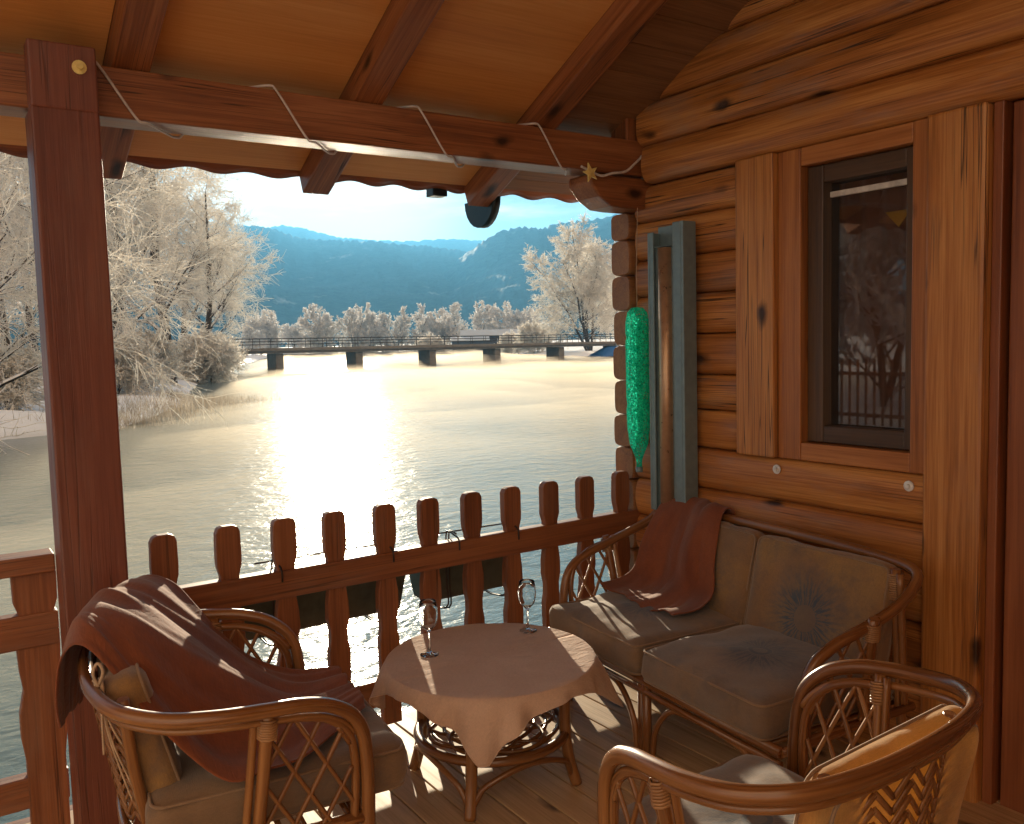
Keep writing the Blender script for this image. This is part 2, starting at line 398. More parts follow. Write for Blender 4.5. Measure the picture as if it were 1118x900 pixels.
def pane_mat():
    N = NT('window_pane'); gl = N.n('ShaderNodeBsdfGlossy'); gl.inputs['Roughness'].default_value = .015; gl.inputs['Color'].default_value = (1, 1, 1, 1)
    tr = N.n('ShaderNodeBsdfTransparent'); tr.inputs['Color'].default_value = (.8, .78, .76, 1)
    fr = N.n('ShaderNodeFresnel'); fr.inputs['IOR'].default_value = 1.5
    mx = N.n('ShaderNodeMixShader'); N.l(fr.outputs[0], mx.inputs[0]); N.l(tr.outputs[0], mx.inputs[1]); N.l(gl.outputs[0], mx.inputs[2])
    N.l(mx.outputs[0], N.out.inputs['Surface']); return N.m
M['pane'] = pane_mat()
def green_mesh_mat():
    N = NT('green_strands'); g = N.coord(); vn = N.n('ShaderNodeTexVoronoi', feature='DISTANCE_TO_EDGE'); vn.inputs['Scale'].default_value = 95; N.l(g, vn.inputs['Vector'])
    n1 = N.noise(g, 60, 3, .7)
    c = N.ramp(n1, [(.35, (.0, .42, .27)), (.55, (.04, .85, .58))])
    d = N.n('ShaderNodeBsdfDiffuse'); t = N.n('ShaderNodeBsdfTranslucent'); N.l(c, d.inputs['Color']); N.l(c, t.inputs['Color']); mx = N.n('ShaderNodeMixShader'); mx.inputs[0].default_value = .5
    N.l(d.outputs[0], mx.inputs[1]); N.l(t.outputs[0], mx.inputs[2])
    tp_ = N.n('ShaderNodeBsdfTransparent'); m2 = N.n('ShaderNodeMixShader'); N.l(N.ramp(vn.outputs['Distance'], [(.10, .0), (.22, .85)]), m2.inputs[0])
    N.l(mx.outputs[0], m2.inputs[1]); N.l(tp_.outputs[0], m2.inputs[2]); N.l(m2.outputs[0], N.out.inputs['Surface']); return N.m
M['green_mesh'] = green_mesh_mat()
def snow_ground():
    N = NT('snow_ground'); o = N.coord()
    n1 = N.noise(o, .25, 6, .6); n2 = N.noise(o, 2.5, 5, .65)
    k = N.ramp(N.math('ADD', N.math('MULTIPLY', n1, .6), N.math('MULTIPLY', n2, .4)), [(.28, .6), (.34, 0.0)])
    N.bsdf(N.mix(k, (.80, .86, .95), (.30, .26, .22)), .75, N.bump(N.math('ADD', n1, N.math('MULTIPLY', n2, .3)), .7, .3)); return N.m
M['snow'] = snow_ground()
def water_mat():
    N = NT('river_water'); o = N.coord()
    a = N.noise(N.mapping(o, (2.2, 3.2, 1)), 1.0, 3, .55, .4); b_ = N.noise(N.mapping(o, (9, 13, 1)), 1.0, 3, .6)
    c_ = N.noise(N.mapping(o, (.25, .5, 1)), 1.0, 2)
    h = N.math('ADD', N.math('ADD', N.math('MULTIPLY', a, .075), N.math('MULTIPLY', b_, .018)), N.math('MULTIPLY', c_, .12))
    x = N.bsdf((.095, .175, .21), .16, N.bump(h, 1.0, .55)); x.inputs['IOR'].default_value = 1.33
    return N.m
M['water'] = water_mat()
def hill_mat():
    N = NT('forest_hill'); o = N.coord()
    n1 = N.noise(o, .012, 6, .65); n2 = N.noise(o, .06, 4, .7)
    c = N.ramp(n2, [(.3, (.008, .026, .032)), (.7, (.030, .070, .080))])  # teal forest tones also stand in for part of the blue haze
    k = N.ramp(n1, [(.62, 0.0), (.76, .5)])
    N.bsdf(N.mix(k, c, (.42, .47, .52)), .9, N.bump(n2, 1.0, 3)); return N.m
M['hill'] = hill_mat()
def reed_mat():
    N = NT('frosted_reeds'); n1 = N.noise(N.coord(), 1.2, 3)
    c = N.ramp(n1, [(.3, (.22, .17, .11)), (.7, (.60, .56, .50))])
    d = N.n('ShaderNodeBsdfDiffuse'); t = N.n('ShaderNodeBsdfTranslucent'); N.l(c, d.inputs[0]); N.l(c, t.inputs[0]); mx = N.n('ShaderNodeMixShader'); mx.inputs[0].default_value = .5
    N.l(d.outputs[0], mx.inputs[1]); N.l(t.outputs[0], mx.inputs[2]); N.l(mx.outputs[0], N.out.inputs['Surface']); return N.m
M['reed'] = reed_mat()

# ------------------------------------------------------------------ terrain, water, hills
WZ = -1.2
ly = np.array([-4000, -60, -6, 10, 24, 30, 33, 34, 42, 46, 60, 80, 97, 106, 140, 200, 255, 275, 5000.])
lx = np.array([-9, -9, -7, -7.5, -7, -5, 2.5, 6, 9.5, 11.5, 15, 21, 28, 31.5, 43, 66, 88, 130, 130.])
ry_ = np.array([-4000, 0.6, .8, 3.3, 3.5, 10, 30, 60, 97, 108, 140, 200, 255, 275, 5000.])
rx_ = np.array([-9, -7.2, 1.5, 3.2, 4.5, 9, 38, 66, 87, 87, 98, 128, 155, 131, 131.])
def land(X, Y):
    """>0 on land: rough distance to the shore"""
    a = np.interp(Y, ly, lx) - X; b = X - np.interp(Y, ry_, rx_)
    return np.maximum(a, b)
def ground_z(X, Y):
    d = land(X, Y)
    n = .12 * np.sin(X * .9 + 1.3 * np.sin(Y * .5)) + .10 * np.sin(Y * 1.1 + X * .35)
    z = WZ + np.where(d > 0, .62 * (1 - np.exp(-d / 1.6)) + np.minimum(d, 60) * .022 + n * np.clip(d / 4, 0, 1), np.maximum(d * .5, -1.2))
    return z
def axis_pts(segs):
    out = []
    for a, b, st in segs: out += list(np.arange(a, b, st))
    return np.array(out + [segs[-1][1]])
gx = axis_pts([(-3900, -300, 300), (-300, -60, 20), (-60, 120, 1.2), (120, 320, 10), (320, 3900, 300)])
gy = axis_pts([(-3900, -200, 300), (-200, -20, 15), (-20, 130, 1.2), (130, 330, 6), (330, 3900, 300)])
GX, GY = np.meshgrid(gx, gy, indexing='ij'); GZ = ground_z(GX, GY)
nx, ny = GX.shape; idx = np.arange(nx * ny).reshape(nx, ny)
quads = np.stack([idx[:-1, :-1], idx[1:, :-1], idx[1:, 1:], idx[:-1, 1:]], -1).reshape(-1, 4)
tag(big_mesh('ground', np.stack([GX, GY, GZ], -1).reshape(-1, 3), quads, M['snow'], smooth=True), kind='structure')
wb = MB(); wb.add([(-400, -300, WZ), (600, -300, WZ), (600, 420, WZ), (-400, 420, WZ)], [(0, 1, 2, 3)])
tag(wb.build('water', M['water']), kind='structure')

def hill(crest, D, depth, foot_z=-1.0, rough=14, seed=0):
    """crest: list of (px, py) of the skyline as the photograph shows it; a solid ridge D metres away"""
    px = np.array([c[0] for c in crest], float); py = np.array([c[1] for c in crest], float)
    xs = np.arange(px[0], px[-1] + 1, 2.5); rows = []
    rng = np.random.RandomState(seed)
    for k, x in enumerate(xs):
        y = np.interp(x, px, py); d = ray(x, y); hl = math.hypot(d.x, d.y)
        ux, uy = d.x / hl, d.y / hl; H = CAM_Z + D * d.z / hl
        col = []
        for t in np.linspace(0, 1, 46):
            if t < .72:
                s_ = t / .72; dist = D - depth * (1 - s_); z = foot_z + (H - foot_z) * (s_ ** 1.15)
            else:
                s_ = (t - .72) / .28; dist = D + depth * .6 * s_; z = H + (foot_z - H) * s_ ** 1.6
            X, Y_ = ux * dist, uy * dist
            nn = noise.fractal(Vector((X * .0035, Y_ * .0035, seed)), 1.0, 2.0, 5) * 26 + noise.fractal(Vector((X * .03, Y_ * .03, seed)), 1.0, 2.0, 3) * rough * .2
            fade = min(1, t * 6) * (1 - .80 * math.exp(-((t - .72) / .10) ** 2))
            z += nn * fade + (rng.rand() * 7 if .60 < t < .80 else rng.rand() * 3)
            col.append((X, Y_, z))
        rows.append(col)
    V = np.array(rows); a, b, _ = V.shape; ix = np.arange(a * b).reshape(a, b)
    q = np.stack([ix[:-1, :-1], ix[1:, :-1], ix[1:, 1:], ix[:-1, 1:]], -1).reshape(-1, 4)
    return tag(big_mesh('hills', V.reshape(-1, 3), q, M['hill'], smooth=True), kind='structure')
hill([(-420, 250), (-200, 235), (0, 236), (120, 240), (210, 244), (260, 244), (300, 250), (322, 259), (350, 263), (400, 263), (450, 268), (500, 274), (530, 279), (560, 290), (620, 300), (700, 300), (900, 300)], 2300, 1300, seed=3)
hill([(430, 345), (470, 318), (494, 292), (510, 276), (530, 262), (550, 252), (572, 248), (590, 251), (612, 245), (640, 242), (676, 236), (760, 225), (900, 215), (1100, 222), (1300, 240)], 1850, 1000, seed=9)
hill([(180, 262), (285, 250), (308, 246), (330, 249), (365, 258), (400, 262), (440, 264), (466, 262), (500, 261), (532, 264), (570, 275), (640, 290)], 3500, 900, seed=14)

# ------------------------------------------------------------------ haze and mist
def vol_mat(name, color, density, anis):
    N = NT(name); v = N.n('ShaderNodeVolumePrincipled'); v.inputs['Color'].default_value = (*color, 1)
    v.inputs['Density'].default_value = density; v.inputs['Anisotropy'].default_value = anis
    N.l(v.outputs[0], N.out.inputs['Volume']); return N.m
hz = MB(); hz.box(-4200, 4200, -4200, 4400, -3.6, 470)
tag(hz.build('haze', vol_mat('haze_air', (.14, .50, .95), 1.9e-4, .42)), 'pale blue haze over the whole valley', 'haze', kind='stuff')

ms = MB(); rows = []
for x in np.linspace(-8, 135, 80):
    row = []
    for y in np.concatenate([np.arange(4.2, 30, 1.0), np.linspace(30, 240, 90)]):
        d = float(land(np.array([x]), np.array([y]))[0]); k = min(1, max(0, (-d - .5) / 6)) * min(1, (y - 4.2) / 4)
        hgt = .22 + .85 * abs(noise.fractal(Vector((x * .10, y * .07, 2)), 1.0, 2.0, 3)) + .9 * max(0, noise.noise(Vector((x * .06, y * .045, 7))))
        row.append((x, y, WZ + .02 + k * hgt))
    rows.append(row)
ms.grid(rows); low = [[(p[0], p[1], WZ + .012) for p in r_] for r_ in rows]; ms.grid(low)
def rim_(a, c): ms.add(a + c[::-1], [(i, i + 1, 2 * len(a) - 2 - i, 2 * len(a) - 1 - i) for i in range(len(a) - 1)])
rim_(rows[0], low[0]); rim_(rows[-1], low[-1]); rim_([r_[0] for r_ in rows], [r_[0] for r_ in low]); rim_([r_[-1] for r_ in rows], [r_[-1] for r_ in low])
tag(ms.build('mist', vol_mat('river_mist', (1.0, .91, .76), .046, .38), merge=.0005), 'thin creamy mist drifting low over the river', 'mist', kind='stuff')

# ------------------------------------------------------------------ frosted trees
def grow(seed, H, spread, stems=1, lean=(0, 0), levels=4, twig=.022, dens=1.0, droop=0.1, first=.18, frost=1.0):
    rng = random.Random(seed); W = MB(); FV = []; FF = []
    def rdir(d, ang):
        a = d.orthogonal().normalized(); a.rotate(Matrix.Rotation(rng.uniform(0, 2 * PI), 3, d))
        return (d * math.cos(ang) + a * math.sin(ang)).normalized()
    def frost_seg(p, q, r0, r1):
        t = (q - p); 
        if t.length < 1e-4: return
        t.normalize(); u = t.orthogonal().normalized(); v = t.cross(u); b = len(FV)
        for c, rr in ((p, r0), (q, r1)):
            for k in range(3):
                a = 2 * PI * k / 3; FV.append(c + u * (math.cos(a) * rr) + v * (math.sin(a) * rr))
        for k in range(3):
            j = (k + 1) % 3
            FF.append((b + k, b + j, b + 3 + j)); FF.append((b + k, b + 3 + j, b + 3 + k))
    def flakes(p, q, n, s):
        for _ in range(n):
            c = p.lerp(q, rng.random()) + Vector((rng.gauss(0, s * .5), rng.gauss(0, s * .5), rng.gauss(0, s * .5)))
            b = len(FV)
            for k in range(3): FV.append(c + Vector((rng.gauss(0, s), rng.gauss(0, s), rng.gauss(0, s))))
            FF.append((b, b + 1, b + 2))
    def branch(p, d, L, r, lev):
        n = max(3, int(5 - lev * .5)); pts = [p.copy()]; dirs = [d.copy()]; c = p.copy(); dd = d.copy()
        for i in range(n):
            dd = (dd + Vector((rng.gauss(0, .16), rng.gauss(0, .16), rng.gauss(0.02, .13) + (.05 if lev < 2 else -droop * .5)))).normalized()
            c = c + dd * (L / n); pts.append(c.copy()); dirs.append(dd.copy())
        if lev <= 2 and r > .022:
            W.tube(pts, [r * (1 - .8 * i / n) for i in range(n + 1)], n=6 if lev < 1 else 4, cap=False)
        else:
            for i in range(n):
                rr = max(r, twig) * (1 - .6 * i / n) * frost
                frost_seg(pts[i], pts[i + 1], rr, rr * .8)
        if lev >= levels:
            for i in range(n): flakes(pts[i], pts[i + 1], 1, twig * 1.5 * frost)
            return
        if lev >= levels - 1:
            for i in range(n): flakes(pts[i], pts[i + 1], 1, twig * 1.5 * frost)
        kids = int({0: 13, 1: 8, 2: 6, 3: 5, 4: 4}[lev] * dens + rng.random())
        for k in range(kids):
            t = (first if lev == 0 else .15) + (1 - (first if lev == 0 else .15)) * (k + rng.random()) / kids
            t = min(t, .999); i = int(t * n); f = t * n - i
            q = pts[i].lerp(pts[i + 1], f)
            ang = rng.uniform(.45, .95) if lev == 0 else rng.uniform(.35, 1.0)
            nd = rdir(dirs[i], ang)
            if lev == 0: nd.z = abs(nd.z) * .8 + .15; nd.x *= 1.3; nd.y *= 1.3; nd.normalize()
            if lev >= 2: nd.z -= droop; nd.normalize()
            l2 = {0: spread * rng.uniform(.75, 1.15) * (1 - .55 * t), 1: L * rng.uniform(.38, .6), 2: L * rng.uniform(.38, .6), 3: L * rng.uniform(.4, .7), 4: L * .5}[lev]
            branch(q, nd, l2, r * (1 - .75 * t) * rng.uniform(.38, .55), lev + 1)
    for s_ in range(stems):
        a = rng.uniform(0, 2 * PI); k = .0 if stems == 1 else rng.uniform(.14, .42)
        d = Vector((math.cos(a) * k + lean[0], math.sin(a) * k + lean[1], 1)).normalized()
        r0 = H * (.019 if stems == 1 else .012)
        branch(Vector((math.cos(a) * .25 * (stems > 1), math.sin(a) * .25 * (stems > 1), -.3)), d, H * rng.uniform(.82, 1.0), r0, 0)
    return W, FV, FF
def tree_thing(name, seed, label, loc, rz, mat='frost', group=None, **k):
    W, FV, FF = grow(seed, **k)
    root = thing(name, label, 'tree', loc, rz, group)
    W.build('trunk', M['bark'], root)
    big_mesh('crown', np.array([tuple(v) for v in FV]), np.array(FF), M[mat], root)
    return root
def gz(p): return float(ground_z(np.array([p.x]), np.array([p.y]))[0])
protos = {}
def place_tree(kind, px, dist, rz, sc, label, group, **k):
    p = at_dist(px, dist); p.z = gz(p) - .1
    if kind not in protos:
        protos[kind] = t = tree_thing('frosted_tree', **k, label=label, loc=p, rz=rz, group=group)
    else:
        t = copy_tree(protos[kind]); t.location = p; t.rotation_euler = (0, 0, rz)
        t['label'] = label; t['group'] = group
    t.scale = (sc, sc, sc); return t
GL = 'frosted trees on the left bank'
A = dict(seed=11, H=17, spread=7.5, levels=4, twig=.015, dens=1.22)
B = dict(seed=23, H=18, spread=6.0, levels=4, twig=.017, dens=1.22, stems=1)
Cc = dict(seed=37, H=15, spread=6.5, levels=4, twig=.013, lean=(.35, .12), dens=1.15, first=.10)
Dd = dict(seed=51, H=19, spread=6.5, levels=4, twig=.032, dens=.95, stems=6, first=.12)
Ee = dict(seed=77, H=12, spread=5.0, levels=3, twig=.09, dens=1.1, stems=2, first=.05)
place_tree('C', -30, 40, 0.3, 1.0, 'leaning dark-trunked frosty tree at the left edge, beside the snowy shore', GL, **Cc)
place_tree('A', 60, 47, 1.2, 1.0, 'frosted tree hidden partly by the brown porch post', GL, **A)
place_tree('B', 128, 60, 2.0, 1.05, 'slim frosted tree just right of the porch post', GL, **B)
place_tree('B', 186, 66, 4.1, 1.15, 'tall frosted tree with thick dark trunk near the waterline', GL)
place_tree('A', 150, 85, 3.1, 1.25, 'frosted tree standing behind the thick dark trunk', GL)
place_tree('C', 105, 52, 5.6, 1.0, 'frosted tree spreading low branches above the reeds', GL)
place_tree('A', 218, 92, 0.2, 1.15, 'frosted tree leaning over the water before the bridge', GL)
place_tree('B', 226, 104, 0.9, .95, 'rightmost tall frosted tree of the left bank by the bridge end', GL)
place_tree('A', 10, 70, 2.2, 1.2, 'frosted tree far behind the leaning tree at the left edge', GL)
place_tree('B', 40, 95, 3.6, 1.4, 'tall frosted tree farthest back, left of the porch post', GL)
place_tree('A', 200, 125, 5.2, 1.5, 'pale frosted tree rising behind all others on the left bank', GL)
place_tree('C', -140, 30, 0.9, 1.0, 'frosted tree just outside the left edge reaching in with bare twigs', GL)
place_tree('D', 644, 150, 0.4, 1.08, 'big fan-shaped white frosted tree at the right end of the bridge', 'frosted trees on the far bank', **Dd)
place_tree('D', 684, 175, 2.4, 1.1, 'white frosted tree partly hidden by the log corner', 'frosted trees on the far bank')
ORD = ['first', 'second', 'third', 'fourth', 'fifth', 'sixth', 'seventh', 'eighth', 'ninth', 'tenth', 'eleventh', 'twelfth', 'thirteenth', 'fourteenth', 'fifteenth', 'sixteenth', 'seventeenth', 'eighteenth', 'nineteenth', 'twentieth', 'twenty-first', 'twenty-second', 'twenty-third', 'twenty-fourth']
far = [(268, 250, .9), (286, 275, 1.05), (303, 262, 1.1), (322, 300, .85), (338, 285, 1.0), (352, 270, 1.2), (368, 290, 1.3), (384, 275, 1.3), (402, 300, 1.35), (418, 280, 1.2), (436, 295, 1.25), (452, 280, 1.1), (470, 300, 1.3), (486, 270, 1.1), (502, 300, 1.25), (520, 310, 1.25), (538, 320, 1.2), (556, 315, 1.2), (574, 300, 1.15), (592, 280, 1.0)]
Ff = dict(seed=133, H=14, spread=4.2, levels=3, twig=.085, dens=1.15, stems=1, first=.08); Gg = dict(seed=171, H=10, spread=5.5, levels=3, twig=.085, dens=1.0, stems=4, first=.05)
for i, (px, d, sc) in enumerate(far):
    place_tree('EFEGF'[i % 5], px, d, i * 1.7, sc, 'distant frosted tree, %s from the left in the row behind the bridge' % ORD[i], 'row of distant trees behind the bridge', **dict({'E': Ee, 'F': Ff, 'G': Gg}['EFEGF'[i % 5]], mat='frost_far'))
for i, (x, y, sc, kd, lb) in enumerate([(-17, 15, .8, 'E', 'frosted tree behind the slat fence, mirrored low in the window'), (-21, 20, .9, 'E', 'frosted tree mirrored in the middle of the window'), (-19, 10, .75, 'E', 'frosted tree nearest the slat fence end'), (-26, 26, 1.0, 'E', 'frosted tree farthest behind the slat fence')]):
    t = copy_tree(protos[kd]); t.location = (x, y, -.4); t.rotation_euler = (0, 0, i * 1.9); t.scale = (sc,) * 3; t['label'] = lb; t['group'] = 'frosted trees behind the slat fence'
# shrubs on the shores
GS = 'frosted shrubs along the shores'
Ss = dict(seed=91, H=3.2, spread=2.4, levels=3, twig=.03, dens=1.2, stems=5, first=.05)
for px, d, sc, lb in [(226, 90, 1.2, 'bristly frosted shrub overhanging the water at the left end of the bridge'),
                      (222, 76, 1.2, 'frosted shrub right of the thick dark trunk'), (150, 56, 1.0, 'low frosted shrub on the snowy bank above the reeds'),
                      (118, 49, .9, 'frosted shrub on the bank close to the porch post'), (240, 99, 1.1, 'frosted shrub in front of the bridge abutment'),
                      (585, 168, 1.6, 'frosted shrub left of the big white tree'), (560, 185, 1.3, 'rounded frosted shrub in front of the dark barn'),
                      (470, 215, 1.6, 'pale round frosted shrub beyond the middle of the bridge'), (-2, 37.5, .7, 'twiggy frosted shrub at the left edge of the shore')]:
    place_tree('S', px, d, px, sc, lb, GS, **Ss).name = 'frosted_shrub'
for o in bpy.data.objects:
    if o.name.startswith('frosted_shrub'): o['category'] = 'shrub'
# reeds
rng = np.random.RandomState(4); RV = []; RF = []
cand = 0
while len(RF) < 6000:
    y = rng.uniform(33.5, 50); x = np.interp(y, ly, lx) + rng.normal(.0, 1.1) - .2
    if y < 41 and rng.rand() < .35: continue
    tip = np.interp(y, [33, 36, 42, 46, 48, 52], [.4, .8, 1.6, 3.2, 1.0, .4])
    x += abs(rng.normal(0, tip * .6))
    h = rng.uniform(.15, .55); a = rng.uniform(0, PI); wd = .012
    z0 = max(float(ground_z(np.array([x]), np.array([y]))[0]), WZ - .1)
    b = len(RV); tx, ty = rng.normal(0, .12, 2)
    RV += [(x - wd * math.cos(a), y - wd * math.sin(a), z0), (x + wd * math.cos(a), y + wd * math.sin(a), z0), (x + tx, y + ty, z0 + h)]
    RF.append((b, b + 1, b + 2))
tag(big_mesh('reeds', RV, RF, M['reed']), 'frosted brown reeds standing along the snowy shore', 'reeds', kind='stuff')

# ------------------------------------------------------------------ bridge and buildings beyond
br = thing('bridge', 'low concrete bridge crossing the misty river', 'bridge', (0, 97, 0))
def bz(x): return 1.42 - (x - 28) * .007
b = MB(); X0, X1 = 22, 130
for (a, c, y0, y1, dz0, dz1) in [(X0, X1, -1.8, 1.8, -.55, 0)]:
    vs = [(x, y, bz(x) + dz) for x in (a, c) for y in (y0, y1) for dz in (dz0, dz1)]
    b.add(vs, [(0, 1, 3, 2), (4, 6, 7, 5), (0, 4, 5, 1), (2, 3, 7, 6), (0, 2, 6, 4), (1, 5, 7, 3)])
b.build('deck', M['concrete'], br)
b = MB()
vs = [(x, y, bz(x) + dz) for x in (X0, X1) for y in (-2.05, -1.81) for dz in (-.28, .06)]
b.add(vs, [(0, 1, 3, 2), (4, 6, 7, 5), (0, 4, 5, 1), (2, 3, 7, 6), (0, 2, 6, 4), (1, 5, 7, 3)])
b.build('edge_kerb', M['concrete'], br)
for x in (33.6, 43.2, 53.0, 62.6, 73.0, 83.2):
    b = MB(); b.box(x - .45, x + .45, -1.5, 1.5, -3.4, bz(x) - .57, 'z'); b.build('pier', M['concrete'], br, bevel=.06)
for yy in (-1.95, 1.7):
    b = MB()
    for dz in (.45, .78, 1.1):
        b.tube([(X0, yy, bz(X0) + dz), (X1, yy, bz(X1) + dz)], .035, n=5)
    x = X0 + .5
    while x < X1:
        b.tube([(x, yy, bz(x) + .06), (x, yy, bz(x) + 1.12)], .035, n=5); x += 2.0
    b.build('railing', M['iron'], br)
bn = thing('barn', 'long dark barn with a snow-covered roof behind the bridge', 'barn', at_dist(541, 235, 0), -.55)
b = MB(); b.box(-8.5, 8.5, -4, 4, -2, 3.2); b.build('wall', M['barn'], bn)
b = MB(); b.prism([(-4.7, 3.0), (0, 4.4), (4.7, 3.0), (4.7, 3.2), (0, 4.65), (-4.7, 3.2)], lambda a, b_, t: (t, a, b_), -9.3, 9.3); b.build('roof', M['snow_roof'], bn)
bn = thing('shed', 'low dark shed with a snowy roof, left of the barn', 'shed', at_dist(513, 225, 0), -.55)
b = MB(); b.box(-4.5, 4.5, -2.5, 2.5, -2, 1.9); b.build('wall', M['barn'], bn)
b = MB(); b.prism([(-3, 1.8), (3, 2.6), (3, 2.85), (-3, 2.05)], lambda a, b_, t: (t, a, b_), -5, 5); b.build('roof', M['snow_roof'], bn)
tp = MB(); p = at_dist(668, 126, 0)
rows = [[(p.x + u * 3.2, p.y + v * 2.2, -1.0 + 1.5 * max(0, 1 - u * u) * max(0, 1 - v * v) ** .6 + .08 * math.sin(u * 9 + v * 5)) for v in np.linspace(-1, 1, 9)] for u in np.linspace(-1, 1, 13)]
tp.grid(rows); tag(tp.build('tarpaulin', M['blue_tarp'], solid=.03), 'blue tarpaulin heap on the bank under the bridge end', 'tarpaulin')

# ------------------------------------------------------------------ porch: floor, cabin wall
b = MB()
x = -2.6
while x < 3.0:
    wd = .135; b.box(x, x + wd - .006, -2.4, 3.34, -.04, 0.0 + random.uniform(-.0015, .0015), 'y'); x += wd
tag(b.build('floor', M['deck'], bevel=.003), kind='structure')
b = MB(); b.box(-2.6, 3.0, 3.345, 3.39, -.22, -.005, 'x'); b.box(-2.6, 3.0, -2.4, 3.33, -.09, -.045, 'x')
for x in (-2.4, -.6, 1.2, 2.9):
    for y in (-2.2, .5, 3.2): b.box(x - .08, x + .08, y - .08, y + .08, -2.6, -.095, 'z')
tag(b.build('deck_frame', M['rail']), 'timber frame and posts carrying the porch floor', 'deck frame')

cab = thing('log_cabin', 'warm brown log cabin wall with a narrow window, right of the porch', 'cabin', (2.95, 0, 0))
def CX(x): return x - 2.95
def log(y0, y1, z0, z1, xf, back=.16, mat='log', n=14, wob=.004):
    """a flat-backed round log lying along Y; its face bulges to x = xf"""
    b = MB(); ys = np.linspace(y0, y1, max(3, int((y1 - y0) / .09))); hh = (z1 - z0) / 2; zc = (z0 + z1) / 2
    o = (random.uniform(0, 50), random.uniform(0, 50)); sd = random.uniform(0, 99)
    rows, uv = [], []
    for y in ys:
        row, ur = [], []
        for k in range(n + 1):
            a = -PI / 2 + PI * k / n
            dx = math.cos(a) ** .55 if math.cos(a) > 0 else 0
            wv = wob * (noise.noise(Vector((y * 2.2, a, sd))) + .5 * noise.noise(Vector((y * 7, a * 2, sd + 5))))
            row.append((CX(xf) + .062 * (1 - dx) + wv, y, zc + math.sin(a) * hh * .995)); ur.append((y + o[0], a * hh + o[1], sd))
        row.append((CX(xf) + back, y, z1 - .002)); ur.append((y + o[0], o[1] + .2, sd))
        row.append((CX(xf) + back, y, z0 + .002)); ur.append((y + o[0], o[1] - .2, sd))
        row.append(row[0]); ur.append(ur[0])
        rows.append(row); uv.append(ur)
    b.grid(rows, uv=uv)
    for rr, u_ in ((rows[0], uv[0]), (rows[-1], uv[-1])): b.add(rr[:-1], [tuple(range(len(rr) - 1))], u_[:-1])
    return b.build('log', M[mat], cab)
courses = [-.17, .01, .19, .37, .55, .73, .912, 1.092, 1.268, 1.425, 1.608, 1.792, 1.965, 2.145, 2.315]
WY0, WY1 = 1.71, 2.345        # window opening casing
for z0, z1 in zip(courses[:-1], courses[1:]):
    if z0 < 1.09 and z1 <= 1.1:
        log(1.70, 3.205, z0, z1, 2.885)
    else:
        log(2.345, 3.205, z0, z1, 2.905)
for z0, z1, y1, xf in [(2.317, 2.487, 3.10, 2.855), (2.487, 2.673, 3.12, 2.845), (2.673, 2.86, 3.03, 2.85), (2.86, 3.05, 2.63, 2.85), (3.05, 3.25, 2.22, 2.85), (3.25, 3.45, 1.78, 2.85)]:
    log(-2.4, y1, z0, z1, xf, wob=.007)
b = MB()
for k in range(15): b.box(CX(.2), CX(2.86), -1.62, -1.42, -.1 + k * .19, .088 + k * .19, 'x')
for k in range(9): b.box(CX(.2), CX(2.86), -1.62, -1.42, 2.75 + k * .19, 2.938 + k * .19, 'x')
b.build('back_wall', M['log'], cab, bevel=.03)
# back of the wall and the room behind it
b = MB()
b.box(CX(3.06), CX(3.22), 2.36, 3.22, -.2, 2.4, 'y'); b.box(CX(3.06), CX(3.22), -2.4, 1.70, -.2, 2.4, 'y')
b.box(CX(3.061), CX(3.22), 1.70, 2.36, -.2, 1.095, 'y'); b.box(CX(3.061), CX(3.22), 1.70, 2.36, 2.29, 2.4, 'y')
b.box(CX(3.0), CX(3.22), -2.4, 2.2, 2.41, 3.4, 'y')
b.build('inner_wall', M['backing'], cab)
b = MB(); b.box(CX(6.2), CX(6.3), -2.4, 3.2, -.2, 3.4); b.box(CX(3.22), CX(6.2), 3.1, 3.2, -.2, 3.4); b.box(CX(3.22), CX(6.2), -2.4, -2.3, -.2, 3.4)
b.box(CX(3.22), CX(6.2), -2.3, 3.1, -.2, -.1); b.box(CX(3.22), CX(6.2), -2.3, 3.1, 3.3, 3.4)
b.build('room', M['backing'], cab)
# boards on the wall
b = MB(); b.box(CX(2.868), CX(2.93), 2.352, 2.548, 1.094, 2.318, 'z'); b.build('trim_board', M['board'], cab, bevel=.008)
b = MB(); b.box(CX(2.862), CX(2.96), 1.505, 1.708, -.02, 2.318, 'z'); b.build('trim_board', M['board'], cab, bevel=.012)
b = MB(); b.box(CX(2.90), CX(3.05), 1.47, 1.503, -.02, 2.318, 'z'); b.build('door_jamb', M['door'], cab, bevel=.004)
b = MB()
for k in range(6): b.box(CX(2.93), CX(2.99), 1.462 - .155 * (k + 1), 1.462 - .155 * k - .004, -.01, 2.312, 'z')
b.build('door', M['door'], cab, bevel=.006)
b = MB(); b.box(CX(2.92), CX(3.06), -2.4, .52, -.1, 2.315, 'z'); b.build('side_panel', M['door'], cab)
